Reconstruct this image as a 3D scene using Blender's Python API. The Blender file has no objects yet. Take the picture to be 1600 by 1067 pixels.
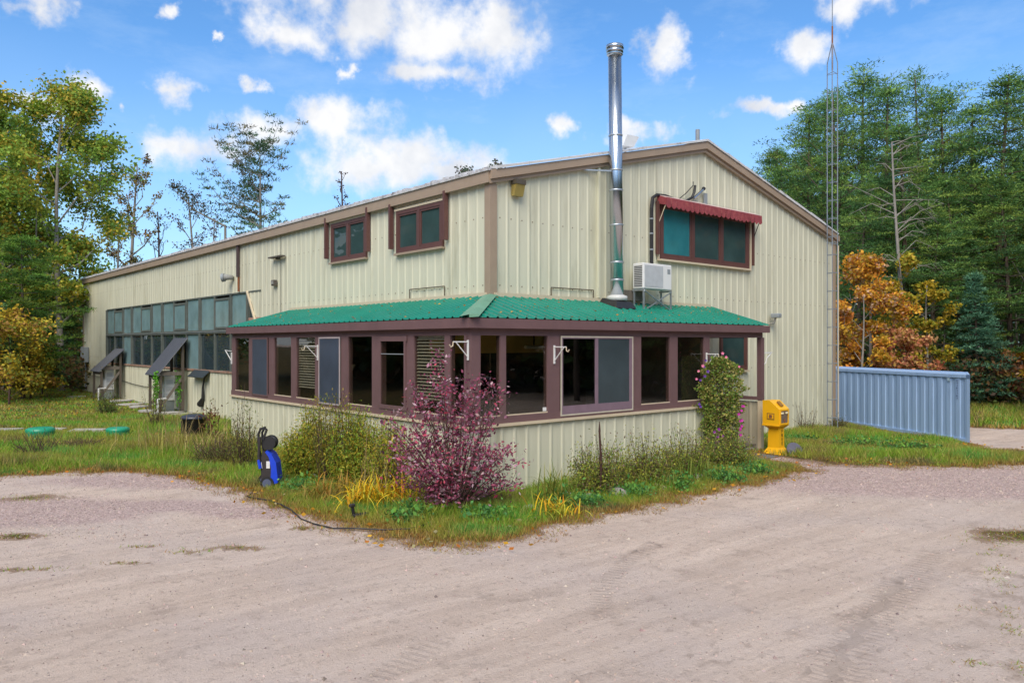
import bpy, math, random
import numpy as np
from mathutils import Vector, Matrix
R_ = math.radians
random.seed(7); rng = np.random.default_rng(7)
scene = bpy.context.scene
col = scene.collection

# ------------------------------------------------------------ camera
FPX, CX, HY = 1200.0, 800.0, 536.3
YAW = R_(49.09)
CAM = np.array([-9.979, -12.189, 2.7])
FW = np.array([math.cos(YAW), math.sin(YAW)]); RT = np.array([math.sin(YAW), -math.cos(YAW)])
cam_d = bpy.data.cameras.new('camera'); cam = bpy.data.objects.new('camera', cam_d); col.objects.link(cam)
cam.location = CAM; cam.rotation_euler = (R_(90), 0, YAW - R_(90))
cam_d.sensor_width = 36; cam_d.lens = FPX / 1600 * 36; cam_d.shift_y = 0.00174
cam_d.clip_start = 0.1; cam_d.clip_end = 3000
scene.camera = cam
scene.view_settings.view_transform = 'Standard'; scene.view_settings.look = 'None'
scene.view_settings.gamma = 1; scene.view_settings.use_curve_mapping = False
scene.view_settings.exposure = 1.25

SUN_AZ = R_(219)      # direction the light comes from, measured from +X
SUN_EL = R_(46)
sun_d = bpy.data.lights.new('sun', 'SUN'); sun = bpy.data.objects.new('sun', sun_d); col.objects.link(sun)
sun_d.energy = 1.5; sun_d.angle = R_(42); sun_d.color = (1.0, 0.89, 0.73)
sd = Vector((math.cos(SUN_AZ) * math.cos(SUN_EL), math.sin(SUN_AZ) * math.cos(SUN_EL), math.sin(SUN_EL)))
sun.rotation_euler = sd.to_track_quat('Z', 'Y').to_euler()

# ------------------------------------------------------------ pixel of the photo -> point of the place (survey helpers)
def ray(px):
    k = (px - CX) / FPX
    return FW + k * RT
def on_y(px, y=0.0, py=None):            # a plane parallel to the gable wall
    r = ray(px); t = (y - CAM[1]) / r[1]; x = CAM[0] + t * r[0]
    return x if py is None else (x, y, CAM[2] + (HY - py) / FPX * t)
def on_x(px, x=0.0, py=None):            # a plane parallel to the long wall
    r = ray(px); t = (x - CAM[0]) / r[0]; y = CAM[1] + t * r[1]
    return y if py is None else (x, y, CAM[2] + (HY - py) / FPX * t)
def on_g(px, py, z=0.0):                 # the ground at height z
    t = (CAM[2] - z) * FPX / (py - HY); r = ray(px)
    return (CAM[0] + t * r[0], CAM[1] + t * r[1], z)
def at_d(px, D, z=0.0):                  # ground point at a given distance
    r = ray(px); return (CAM[0] + D * r[0], CAM[1] + D * r[1], z)
def hgt(py, D): return CAM[2] + (HY - py) / FPX * D

# ------------------------------------------------------------ world: Nishita sky and clouds
world = bpy.data.worlds.new('World'); scene.world = world; world.use_nodes = True
nt = world.node_tree; nt.nodes.clear(); N = nt.nodes.new; L = nt.links.new
wout = N('ShaderNodeOutputWorld'); bg = N('ShaderNodeBackground'); L(bg.outputs[0], wout.inputs[0])
sky = N('ShaderNodeTexSky'); sky.sky_type = 'NISHITA'; sky.sun_disc = False
sky.sun_elevation = SUN_EL; sky.sun_rotation = R_(90) - SUN_AZ; sky.air_density = 1.0; sky.dust_density = 0.6; sky.ozone_density = 1.6
hsv = N('ShaderNodeHueSaturation'); L(sky.outputs[0], hsv.inputs['Color']); hsv.inputs['Saturation'].default_value = 1.0; hsv.inputs['Value'].default_value = 1.0
tc = N('ShaderNodeTexCoord'); sep = N('ShaderNodeSeparateXYZ'); L(tc.outputs['Generated'], sep.inputs[0])
def M(op, a, b=None, c=None, clamp=False):
    n = N('ShaderNodeMath'); n.operation = op; n.use_clamp = clamp
    for i, v in enumerate((a, b, c)):
        if v is None: continue
        if isinstance(v, (int, float)): n.inputs[i].default_value = v
        else: L(v, n.inputs[i])
    return n.outputs[0]
# azimuth measured from the photo's heading, and elevation
rot = N('ShaderNodeVectorRotate'); rot.rotation_type = 'Z_AXIS'; rot.inputs['Angle'].default_value = -YAW
L(tc.outputs['Generated'], rot.inputs['Vector']); s2 = N('ShaderNodeSeparateXYZ'); L(rot.outputs[0], s2.inputs[0])
az = M('MULTIPLY', M('ARCTAN2', s2.outputs[1], s2.outputs[0]), -1.0); el = M('ARCSINE', s2.outputs[2])
comb = N('ShaderNodeCombineXYZ'); L(az, comb.inputs[0]); L(el, comb.inputs[1])
def noise(vec, scale, detail, rough=0.55, dims='3D'):
    n = N('ShaderNodeTexNoise'); n.inputs['Scale'].default_value = scale; n.inputs['Detail'].default_value = detail; n.inputs['Roughness'].default_value = rough
    L(vec, n.inputs['Vector']); return n
def VM(op, a, b):
    n = N('ShaderNodeVectorMath'); n.operation = op
    for i, v in enumerate((a, b)):
        if isinstance(v, tuple): n.inputs[i].default_value = v
        else: L(v, n.inputs[i])
    return n
wn = noise(tc.outputs['Generated'], 9.0, 7, 0.6)
dist = VM('MULTIPLY', VM('SUBTRACT', wn.outputs['Color'], (0.5, 0.5, 0.5)).outputs[0], (0.17, 0.09, 0.0))
pv = VM('ADD', comb.outputs[0], dist.outputs[0]).outputs[0]
blobs = [(560,30,150,58),(700,60,110,50),(780,50,75,62),(450,65,60,34),(675,117,80,22),(520,182,90,30),(410,200,60,25),
 (290,228,75,28),(275,145,32,24),(386,138,20,13),(600,245,150,36),(700,258,95,30),(60,12,55,24),(160,135,42,22),(530,110,16,11),
 (265,12,24,12),(203,166,14,9),(1048,76,36,38),(884,206,28,16),(1003,200,38,18),(1175,172,62,14),(1255,72,50,33),(1330,2,70,24),
 (1230,166,28,10),(330,55,12,8),(40,160,60,20)]
acc = None
for (bx, by, bw, bh) in blobs:
    a0 = math.atan((bx - CX) / FPX); e0 = math.atan((HY - by) / FPX * math.cos(a0))
    wa = bw / FPX * math.cos(a0) ** 2 * 1.42; we = bh / FPX * math.cos(e0) ** 2 * 1.45 * math.cos(a0)
    d_ = VM('SUBTRACT', pv, (a0, e0, 0)).outputs[0]
    d_ = VM('MULTIPLY', d_, (1 / wa, 1 / we, 1)).outputs[0]
    ln = VM('LENGTH', d_, (0, 0, 0)).outputs['Value']
    v = M('SUBTRACT', 1.0, ln)
    acc = v if acc is None else M('SMOOTH_MAX', acc, v, 0.25)
fine = noise(tc.outputs['Generated'], 19.0, 9, 0.58)
fb = M('MULTIPLY', M('SUBTRACT', fine.outputs[0], 0.5), 2.3)
mask1 = M('ADD', acc, fb)
# the same sort of scattered clouds everywhere outside the frame
g1 = noise(VM('MULTIPLY', tc.outputs['Generated'], (1, 1, 2.2)).outputs[0], 3.4, 8, 0.58)
gm = M('MULTIPLY', M('SUBTRACT', g1.outputs[0], 0.46), 6.0)
off = M('SUBTRACT', M('MAXIMUM', M('MULTIPLY', M('ABSOLUTE', az), 1.0 / 0.62), M('MULTIPLY', el, 1.0 / 0.44)), 1.0)
offc = M('MULTIPLY', off, 7.0, clamp=True)
gm2 = M('ADD', gm, M('MULTIPLY', M('SUBTRACT', 1.0, offc), -3.0))
mm = M('MAXIMUM', mask1, gm2)
mr = N('ShaderNodeMapRange'); mr.interpolation_type = 'SMOOTHSTEP'; L(mm, mr.inputs[0]); mr.inputs[1].default_value = 0.02; mr.inputs[2].default_value = 0.85
# pale veil low in the sky
vn = noise(tc.outputs['Generated'], 5.0, 5, 0.5)
veil = M('MULTIPLY', M('SUBTRACT', 1.0, M('MULTIPLY', el, 2.8), clamp=True), M('MULTIPLY', vn.outputs[0], 1.25), clamp=True)
shade = noise(VM('ADD', tc.outputs['Generated'], (0, 0, 0.02)).outputs[0], 11.0, 6, 0.55)
wsp = noise(VM('MULTIPLY', tc.outputs['Generated'], (1, 1, 3)).outputs[0], 4.5, 9, .66); wf = M('MULTIPLY', M('SUBTRACT', wsp.outputs[0], 0.44), 2.2, clamp=True)
veil = M('MAXIMUM', veil, M('MULTIPLY', wf, .55))
cr = N('ShaderNodeValToRGB'); L(shade.outputs[0], cr.inputs[0])
cr.color_ramp.elements[0].position = 0.33; cr.color_ramp.elements[0].color = (4.2, 4.35, 4.7, 1)
cr.color_ramp.elements[1].position = 0.55; cr.color_ramp.elements[1].color = (5.8, 5.75, 5.7, 1)
mixv = N('ShaderNodeMix'); mixv.data_type = 'RGBA'; L(M('MULTIPLY', veil, 0.85), mixv.inputs[0]); tint = N('ShaderNodeMix'); tint.data_type = 'RGBA'; tint.blend_type = 'MULTIPLY'; tint.inputs[0].default_value = 1; L(hsv.outputs[0], tint.inputs[6]); tint.inputs[7].default_value = (.57, .92, 1.2, 1); L(tint.outputs[2], mixv.inputs[6]); mixv.inputs[7].default_value = (3.9, 4.9, 6.0, 1)
mixc = N('ShaderNodeMix'); mixc.data_type = 'RGBA'; L(M('MULTIPLY', mr.outputs[0], 0.95), mixc.inputs[0]); L(mixv.outputs[2], mixc.inputs[6]); L(cr.outputs[0], mixc.inputs[7])
L(mixc.outputs[2], bg.inputs[0]); bg.inputs[1].default_value = 0.075

# ------------------------------------------------------------ materials
MATS = {}
def mat(name, c, rough=0.7, var=0.12, vscale=6.0, metal=0.0, bump=0.0, bscale=40.0, dirt=None, dirt_amt=0.3, dirt_scale=1.5, stretch=(1, 1, 1), spec=0.5, coord='Object'):
    if name in MATS: return MATS[name]
    m = bpy.data.materials.new(name); m.use_nodes = True; t = m.node_tree; b = t.nodes['Principled BSDF']
    b.inputs['Roughness'].default_value = rough; b.inputs['Metallic'].default_value = metal; b.inputs['Specular IOR Level'].default_value = spec
    tcn = t.nodes.new('ShaderNodeTexCoord'); mp = t.nodes.new('ShaderNodeMapping'); mp.inputs['Scale'].default_value = stretch
    t.links.new(tcn.outputs[coord], mp.inputs[0])
    n1 = t.nodes.new('ShaderNodeTexNoise'); n1.inputs['Scale'].default_value = vscale; n1.inputs['Detail'].default_value = 6; t.links.new(mp.outputs[0], n1.inputs[0])
    mx = t.nodes.new('ShaderNodeMix'); mx.data_type = 'RGBA'
    lo = [max(0, v * (1 - var * 1.6)) for v in c[:3]]; hi = [min(1, v * (1 + var * 1.6)) for v in c[:3]]
    mx.inputs[6].default_value = (*lo, 1); mx.inputs[7].default_value = (*hi, 1); t.links.new(n1.outputs[0], mx.inputs[0])
    out = mx.outputs[2]
    if dirt:
        n2 = t.nodes.new('ShaderNodeTexNoise'); n2.inputs['Scale'].default_value = dirt_scale; n2.inputs['Detail'].default_value = 8; n2.inputs['Roughness'].default_value = 0.65
        t.links.new(mp.outputs[0], n2.inputs[0])
        mrn = t.nodes.new('ShaderNodeMapRange'); mrn.inputs[1].default_value = 0.52; mrn.inputs[2].default_value = 0.78; mrn.inputs[4].default_value = dirt_amt; t.links.new(n2.outputs[0], mrn.inputs[0])
        m2 = t.nodes.new('ShaderNodeMix'); m2.data_type = 'RGBA'; t.links.new(mrn.outputs[0], m2.inputs[0]); t.links.new(out, m2.inputs[6]); m2.inputs[7].default_value = (*dirt, 1); out = m2.outputs[2]
    t.links.new(out, b.inputs['Base Color'])
    if bump:
        n3 = t.nodes.new('ShaderNodeTexNoise'); n3.inputs['Scale'].default_value = bscale; n3.inputs['Detail'].default_value = 4; t.links.new(mp.outputs[0], n3.inputs[0])
        bp = t.nodes.new('ShaderNodeBump'); bp.inputs['Strength'].default_value = bump; bp.inputs['Distance'].default_value = 0.02; t.links.new(n3.outputs[0], bp.inputs['Height']); t.links.new(bp.outputs[0], b.inputs['Normal'])
    MATS[name] = m; return m
def leafmat(name, trans=0.3):
    m = bpy.data.materials.new(name); m.use_nodes = True; t = m.node_tree; t.nodes.clear()
    o = t.nodes.new('ShaderNodeOutputMaterial'); a = t.nodes.new('ShaderNodeAttribute'); a.attribute_name = 'col'
    d = t.nodes.new('ShaderNodeBsdfPrincipled'); d.inputs['Roughness'].default_value = 0.6; d.inputs['Specular IOR Level'].default_value = 0.25
    tr = t.nodes.new('ShaderNodeBsdfTranslucent'); mx = t.nodes.new('ShaderNodeMixShader'); mx.inputs[0].default_value = trans
    t.links.new(a.outputs['Color'], d.inputs['Base Color']); t.links.new(a.outputs['Color'], tr.inputs['Color'])
    t.links.new(d.outputs[0], mx.inputs[1]); t.links.new(tr.outputs[0], mx.inputs[2]); t.links.new(mx.outputs[0], o.inputs[0])
    return m
LEAF = leafmat('leaf'); BLADE = leafmat('grass_blade', 0.35)
def glassmat(name, tint, refl, rough=0.0, opaque=None, wavy=0.0):
    m = bpy.data.materials.new(name); m.use_nodes = True; t = m.node_tree; t.nodes.clear()
    o = t.nodes.new('ShaderNodeOutputMaterial'); g = t.nodes.new('ShaderNodeBsdfGlossy'); g.inputs['Roughness'].default_value = rough
    lw = t.nodes.new('ShaderNodeLayerWeight'); lw.inputs[0].default_value = 0.5
    pw_ = t.nodes.new('ShaderNodeMath'); pw_.operation = 'POWER'; t.links.new(lw.outputs['Facing'], pw_.inputs[0]); pw_.inputs[1].default_value = 4.5
    mm_ = t.nodes.new('ShaderNodeMath'); mm_.operation = 'MULTIPLY_ADD'; t.links.new(pw_.outputs[0], mm_.inputs[0]); mm_.inputs[1].default_value = 0.8; mm_.inputs[2].default_value = .035+refl*(1.0 if opaque else .6)
    mx = t.nodes.new('ShaderNodeMixShader'); t.links.new(mm_.outputs[0], mx.inputs[0]); t.links.new(g.outputs[0], mx.inputs[2]); t.links.new(mx.outputs[0], o.inputs[0])
    if opaque:
        d = t.nodes.new('ShaderNodeBsdfDiffuse'); tcn = t.nodes.new('ShaderNodeTexCoord'); n = t.nodes.new('ShaderNodeTexNoise'); n.inputs['Scale'].default_value = 1.7; n.inputs['Detail'].default_value = 3
        t.links.new(tcn.outputs['Object'], n.inputs[0]); r = t.nodes.new('ShaderNodeMix'); r.data_type = 'RGBA'; r.inputs[6].default_value = (*[v * .55 for v in opaque], 1); r.inputs[7].default_value = (*[min(1, v * 1.4) for v in opaque], 1)
        t.links.new(n.outputs[0], r.inputs[0]); t.links.new(r.outputs[2], d.inputs[0]); t.links.new(d.outputs[0], mx.inputs[1])
    else:
        tr = t.nodes.new('ShaderNodeBsdfTransparent'); tr.inputs[0].default_value = (*tint, 1); t.links.new(tr.outputs[0], mx.inputs[1])
    if wavy:
        tcn = t.nodes.new('ShaderNodeTexCoord'); n = t.nodes.new('ShaderNodeTexNoise'); n.inputs['Scale'].default_value = 1.2; t.links.new(tcn.outputs['Object'], n.inputs[0])
        bp = t.nodes.new('ShaderNodeBump'); bp.inputs['Strength'].default_value = wavy; bp.inputs['Distance'].default_value = 0.05; t.links.new(n.outputs[0], bp.inputs['Height']); t.links.new(bp.outputs[0], g.inputs['Normal'])
    MATS[name] = m; return m

CREAM = mat('cream_paint', (0.635, 0.62, 0.475), 0.5, 0.08, 1.2, dirt=(0.37, 0.35, 0.24), dirt_amt=0.9, dirt_scale=0.9, stretch=(3, 3, .35), bump=.12, bscale=3.0)
CREAM_IN = mat('cream_paint_inner', (0.5, 0.49, 0.38), 0.6, 0.1, 1.2)
TAN = mat('tan_trim', (0.36, 0.27, 0.195), 0.5, 0.10, 3.0, dirt=(0.2, 0.15, 0.1), dirt_amt=0.5)
TANL = mat('pale_tan_trim', (0.62, 0.52, 0.37), 0.5, 0.10, 3.0, dirt=(0.35, 0.27, 0.18), dirt_amt=0.4)
BROWN = mat('brown_paint', (0.155, 0.088, 0.09), 0.55, 0.10, 4.0, dirt=(0.10, 0.06, 0.06), dirt_amt=0.4, bump=.1, bscale=20)
BROWNW = mat('brown_window_paint', (0.115, 0.05, 0.043), 0.5, 0.12, 6.0)
GREENR = mat('green_steel_roof', (0.003, 0.20, 0.135), 0.36, 0.16, 1.0, dirt=(0.035, 0.27, 0.21), dirt_amt=0.6, dirt_scale=2.2, coord='Object')
GREENCAP = mat('faded_green_cap', (0.13, 0.30, 0.20), 0.5, 0.15, 3.0)
ROOFW = mat('weathered_roof_steel', (0.62, 0.62, 0.62), 0.45, 0.15, 3.0, dirt=(0.05, 0.04, 0.05), dirt_amt=0.9, dirt_scale=3.5)
RUST = mat('rust', (0.25, 0.09, 0.035), 0.85, 0.3, 8.0, bump=.3)
STEEL = mat('galvanised_steel', (0.45, 0.49, 0.53), 0.4, 0.12, 8.0, metal=0.7)
STAIN = mat('stainless_pipe', (0.50, 0.54, 0.58), 0.24, 0.06, 2.0, metal=1.0)
BLACK = mat('black_rubber', (0.018, 0.018, 0.02), 0.5, 0.2, 8.0)
WHITE = mat('white_enamel', (0.74, 0.74, 0.73), 0.4, 0.05, 6.0, dirt=(0.5, 0.49, 0.44), dirt_amt=0.4)
GREY = mat('grey_enamel', (0.27, 0.30, 0.32), 0.45, 0.08, 6.0)
BLUEC = mat('blue_container_paint', (0.34, 0.48, 0.70), 0.55, 0.1, 1.6, dirt=(0.17, 0.28, 0.46), dirt_amt=0.5, dirt_scale=1.2, stretch=(2, 2, .3))
YEL = mat('yellow_plastic', (0.88, 0.46, 0.012), 0.4, 0.07, 3.0, dirt=(0.5, 0.27, .03), dirt_amt=.5)
RED = mat('red_awning_fabric', (0.28, 0.05, 0.06), 0.8, 0.25, 9.0, dirt=(0.42, 0.14, 0.10), dirt_amt=0.7, dirt_scale=9)
BARK = mat('pine_bark', (0.12, 0.088, 0.066), 0.95, 0.35, 3.0, bump=.6, bscale=10, stretch=(3, 3, .6))
BARKG = mat('grey_bark', (0.27, 0.245, 0.215), 0.95, 0.3, 3.0, bump=.4, bscale=10, stretch=(2, 2, .6))
TWIG = mat('twig_bark', (0.085, 0.05, 0.04), 0.9, 0.3, 10.0)
WOOD = mat('weathered_wood', (0.16, 0.135, 0.11), 0.9, 0.3, 6.0, bump=.3, stretch=(3, 3, .6))
DARK = mat('dark_interior', (0.03, 0.028, 0.026), 0.9, 0.3, 1.0)
CONC = mat('concrete', (0.42, 0.40, 0.37), 0.9, 0.15, 5.0, bump=.3)
STONE = mat('field_stone', (0.33, 0.30, 0.28), 0.9, 0.25, 5.0, bump=.4, bscale=12)
STONEP = mat('pink_stone', (0.42, 0.29, 0.26), 0.9, 0.2, 5.0, bump=.4, bscale=12)
GLASS = glassmat('porch_glass', (0.80, 0.80, 0.76), 0.04, wavy=0.02)
GLASSU = glassmat('upstairs_glass', None, 0.01, opaque=(0.04, 0.075, 0.075), wavy=0.05)
GLASST = glassmat('teal_blind_behind_glass', None, 0.08, opaque=(0.035, 0.20, 0.23), wavy=.02)
GLASSP = glassmat('pale_greenhouse_glass', None, 0.05, 0.12, opaque=(0.20, 0.32, 0.34), wavy=.05)
GLASSD = glassmat('dark_greenhouse_glass', None, 0.07, opaque=(0.035, 0.055, 0.065), wavy=.05)
SCREEN = glassmat('insect_screen', None, 0.02, 0.35, opaque=(0.052, 0.068, 0.10))
STRIPF = mat('grey_green_frame', (0.10, 0.115, 0.10), 0.7, 0.2, 5.0, dirt=(0.22, 0.2, 0.17), dirt_amt=.5)

# ------------------------------------------------------------ mesh building
def tag(o, label=None, cat=None, group=None, kind=None):
    if label: o['label'] = label
    if cat: o['category'] = cat
    if group: o['group'] = group
    if kind: o['kind'] = kind
    return o
def empty(name, loc, label=None, cat=None, group=None, rz=0.0):
    o = bpy.data.objects.new(name, None); col.objects.link(o); o.location = loc; o.rotation_euler = (0, 0, rz); o.empty_display_size = .2
    return tag(o, label, cat, group)
def origin(o):
    v = Vector((0, 0, 0))
    while o is not None: v += o.location; o = o.parent
    return v
def link(me, name, parent=None):
    o = bpy.data.objects.new(name, me); col.objects.link(o)
    if parent is not None: o.parent = parent
    return o
class MB:
    def __init__(s, local=False): s.v = []; s.f = []; s.local = local
    def box(s, x0, x1, y0, y1, z0, z1):
        n = len(s.v); s.v += [(x0,y0,z0),(x1,y0,z0),(x1,y1,z0),(x0,y1,z0),(x0,y0,z1),(x1,y0,z1),(x1,y1,z1),(x0,y1,z1)]
        s.f += [(n,n+3,n+2,n+1),(n+4,n+5,n+6,n+7),(n,n+1,n+5,n+4),(n+1,n+2,n+6,n+5),(n+2,n+3,n+7,n+6),(n+3,n,n+4,n+7)]; return s
    def bbox(s, c, sx, sy, sz, b=0.01):
        # box with chamfered vertical and top edges
        x, y, z = c; hx, hy = sx / 2, sy / 2
        ring = [(-hx+b,-hy),(hx-b,-hy),(hx,-hy+b),(hx,hy-b),(hx-b,hy),(-hx+b,hy),(-hx,hy-b),(-hx,-hy+b)]
        ins = [(px*(1-b/hx), py*(1-b/hy)) for px, py in ring]
        n = len(s.v)
        for (rr, zz) in ((ins, 0), (ring, b), (ring, sz-b), (ins, sz)):
            s.v += [(x+px, y+py, z+zz) for px, py in rr]
        for k in range(3):
            for i in range(8):
                j = (i+1) % 8; s.f.append((n+k*8+i, n+k*8+j, n+k*8+8+j, n+k*8+8+i))
        s.f.append(tuple(n+i for i in reversed(range(8)))); s.f.append(tuple(n+24+i for i in range(8))); return s
    def quad(s, a, b, c, d): n = len(s.v); s.v += [tuple(a), tuple(b), tuple(c), tuple(d)]; s.f.append((n, n+1, n+2, n+3)); return s
    def poly(s, pts): n = len(s.v); s.v += [tuple(p) for p in pts]; s.f.append(tuple(range(n, n+len(pts)))); return s
    def hexa(s, p8):
        n = len(s.v); s.v += [tuple(p) for p in p8]
        s.f += [(n,n+3,n+2,n+1),(n+4,n+5,n+6,n+7),(n,n+1,n+5,n+4),(n+1,n+2,n+6,n+5),(n+2,n+3,n+7,n+6),(n+3,n,n+4,n+7)]; return s
    def prism(s, pts, vec):
        # extrude a polygon by vec
        k = len(pts); n = len(s.v); s.v += [tuple(p) for p in pts] + [tuple(p[i]+vec[i] for i in range(3)) for p in pts]
        s.f.append(tuple(range(n, n+k))); s.f.append(tuple(reversed(range(n+k, n+2*k))))
        for i in range(k): j = (i+1) % k; s.f.append((n+j, n+i, n+k+i, n+k+j))
        return s
    def tube(s, pts, r, n=8, cap=True):
        pts = [Vector(p) for p in pts]; rs = r if isinstance(r, (list, tuple)) else [r]*len(pts); base = len(s.v); prev = None
        for i, p in enumerate(pts):
            d = (pts[min(i+1, len(pts)-1)] - pts[max(i-1, 0)]).normalized()
            a = d.orthogonal().normalized() if prev is None else (prev - d*prev.dot(d)).normalized()
            prev = a; b = d.cross(a)
            for k in range(n):
                t = 2*math.pi*k/n; q = p + (a*math.cos(t) + b*math.sin(t))*rs[i]; s.v.append(tuple(q))
        for i in range(len(pts)-1):
            for k in range(n):
                j = (k+1) % n; s.f.append((base+i*n+k, base+i*n+j, base+(i+1)*n+j, base+(i+1)*n+k))
        if cap: s.f.append(tuple(base+k for k in reversed(range(n)))); s.f.append(tuple(base+(len(pts)-1)*n+k for k in range(n)))
        return s
    def bar(s, a, b, w, h=None):
        # square bar from a to b
        a = Vector(a); b = Vector(b); d = (b-a).normalized(); up = Vector((0, 0, 1)) if abs(d.z) < .95 else Vector((0, 1, 0))
        x = d.cross(up).normalized()*w/2; y = x.cross(d).normalized()*(h or w)/2
        return s.hexa([a-x-y, a+x-y, b+x-y, b-x-y, a-x+y, a+x+y, b+x+y, b-x+y])
    def lathe(s, c, prof, n=20):
        base = len(s.v)
        for r, z in prof:
            for k in range(n): t = 2*math.pi*k/n; s.v.append((c[0]+r*math.cos(t), c[1]+r*math.sin(t), c[2]+z))
        for i in range(len(prof)-1):
            for k in range(n): j = (k+1) % n; s.f.append((base+i*n+k, base+i*n+j, base+(i+1)*n+j, base+(i+1)*n+k))
        s.f.append(tuple(base+k for k in reversed(range(n)))); s.f.append(tuple(base+(len(prof)-1)*n+k for k in range(n))); return s
    def build(s, name, m, parent=None, smooth=False, label=None):
        if parent is not None and not s.local:
            o = origin(parent); vs = [(x-o.x, y-o.y, z-o.z) for x, y, z in s.v]
        else: vs = s.v
        me = bpy.data.meshes.new(name); me.from_pydata(vs, [], s.f); me.materials.append(m)
        if smooth: me.polygons.foreach_set('use_smooth', [True]*len(me.polygons))
        ob = link(me, name, parent)
        if label: ob['label'] = label
        return ob
def soup(name, V, k, colors, m, parent=None):
    """mesh of separate k-gons: V (n*k,3), colors (n,3)"""
    V = np.asarray(V, np.float32).reshape(-1, 3); n = len(V)//k
    me = bpy.data.meshes.new(name); me.vertices.add(len(V)); me.vertices.foreach_set('co', V.ravel())
    me.loops.add(len(V)); me.loops.foreach_set('vertex_index', np.arange(len(V), dtype=np.int32))
    me.polygons.add(n); me.polygons.foreach_set('loop_start', np.arange(0, len(V), k, dtype=np.int32))
    me.update(calc_edges=True)
    a = me.color_attributes.new('col', 'FLOAT_COLOR', 'POINT'); c = np.ones((len(V), 4), np.float32); c[:, :3] = np.repeat(np.asarray(colors), k, axis=0); a.data.foreach_set('color', c.ravel())
    me.materials.append(m); return link(me, name, parent)
def unit(v): return v/np.maximum(np.linalg.norm(v, axis=-1, keepdims=True), 1e-9)
def leaf_quads(P, size, flat=0.0, aspect=0.5, droop=0.0):
    n = len(P); a = rng.normal(size=(n, 3)); a[:, 2] = a[:, 2]*(1-flat) - droop; a = unit(a)
    b = rng.normal(size=(n, 3)); b[:, 2] *= (1-flat); b = unit(np.cross(a, b)); 
    if flat > 0.5: b[:, 2] *= 0.3; b = unit(b)
    s = (size*rng.uniform(.6, 1.35, n))[:, None]
    V = np.stack([P - a*s*.5, P + b*s*aspect*.5, P + a*s*.5, P - b*s*aspect*.5], 1)
    return V.reshape(-1, 3)
def palette(n, cols, w=None, jit=0.18):
    cols = np.array(cols); i = rng.choice(len(cols), n, p=w); c = cols[i]*rng.uniform(1-jit, 1+jit, (n, 1))*rng.uniform(.93, 1.07, (n, 3)); return np.clip(c, 0, 1)
# ------------------------------------------------------------ dimensions
GW, GL, ZE, ZA = 14.6, 35.67, 6.21, 8.02
D1, D2, X1, Y1 = 1.779, 1.63, 7.584, 9.294
ZF, ZS = 2.986, 1.26
OV = 0.13
ZFT = 3.15; ZRT = 3.68       # eave and top of the porch roof
SLOPE = (ZA-ZE)/(GW/2)

# ------------------------------------------------------------ ground
def sstep(a, b, x): t = np.clip((x-a)/(b-a), 0, 1); return t*t*(3-2*t)
def gz(x, y):
    x = np.asarray(x, float); y = np.asarray(y, float)
    return (-0.6*sstep(12.2, 16.6, x)*sstep(9, 3, y) - 0.6*sstep(15, 18, x)*sstep(3, 9, y) + 0.10*sstep(18, 34, y)*sstep(3, -2, x)
            + 0.012*np.sin(x*1.3+y*.7) + 0.010*np.sin(x*.55-y*1.9+1) + 0.008*np.sin(x*3.1+y*2.3) + 0.5*sstep(50, 120, np.hypot(x, y)))
def G(px, py, z=None):
    if z is not None: p = on_g(px, py, z); return (p[0], p[1])
    z = 0.0
    for _ in range(12): p = on_g(px, py, z); z = .5*z+.5*float(gz(p[0], p[1]))
    return (p[0], p[1])
polyA = [(-60, -2.2)] + [G(*p) for p in [(-300,752),(-60,748),(0,746),(60,742),(100,738),(140,741),(200,737),(245,741),(290,748),(335,760),(385,774),(430,792),(465,806),(500,818),(545,827),(580,836),(620,846),(660,851),(710,855),(760,853),(800,846),(835,836),(870,824),(900,816),(950,806),(1000,797),(1045,787),(1090,776),(1130,768),(1170,760),(1205,752),(1238,744),(1268,735),(1262,729),(1235,724),(1200,719)]] + [(7.5, -1.5), (7.5, 1), (3, 3), (6, 40), (6, 400), (-400, 400), (-400, -2.2)]
polyB = [(7.8, -.6)] + [G(*p) for p in [(1196,712),(1225,716),(1270,723),(1330,728),(1400,730)]] + [G(*p) for p in [(1470,731),(1540,729),(1640,727),(1800,727)]] + [G(*p) for p in [(1800,707),(1600,704),(1530,700)]] + [(18.2, -2.8), (21.5, 3.5), (24, 9), (18, 9), (14.5, 1), (8, .5)]
polyC = [G(*p) for p in [(1440,664),(1520,668),(1600,671),(1700,676),(1900,683)]] + [(80, -25), (400, -150), (400, 400), (14, 400), (14, 45), (26, 34)]
polyD = [G(*p) for p in [(1500,868),(1545,850),(1600,822),(1700,800),(1900,900),(1900,1200),(1380,1200),(1400,1060),(1440,1000),(1480,940)]]   # thin weeds
patches = [(50,778,.35,.6),(372,856,.14,.4),(290,862,.12,.35),(1580,842,.42,.65),(28,838,.2,.4),(190,880,.08,.3),(225,854,.08,.3),(478,826,.09,.3),(40,890,.1,.5),(1595,835,.5,.7)]
def seg_dist(P, poly):
    d = np.full(len(P), 1e9); inside = np.zeros(len(P), bool); n = len(poly)
    for i in range(n):
        a = np.array(poly[i]); b = np.array(poly[(i+1) % n]); ab = b-a
        t = np.clip(((P-a)@ab)/max(ab@ab, 1e-9), 0, 1); d = np.minimum(d, np.hypot(*(P-(a+t[:, None]*ab)).T))
        c = ((a[1] > P[:, 1]) != (b[1] > P[:, 1])); xi = (b[0]-a[0])*(P[:, 1]-a[1])/((b[1]-a[1]) if b[1] != a[1] else 1e-9)+a[0]; inside ^= c & (P[:, 0] < xi)
    return np.where(inside, d, -d)
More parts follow.
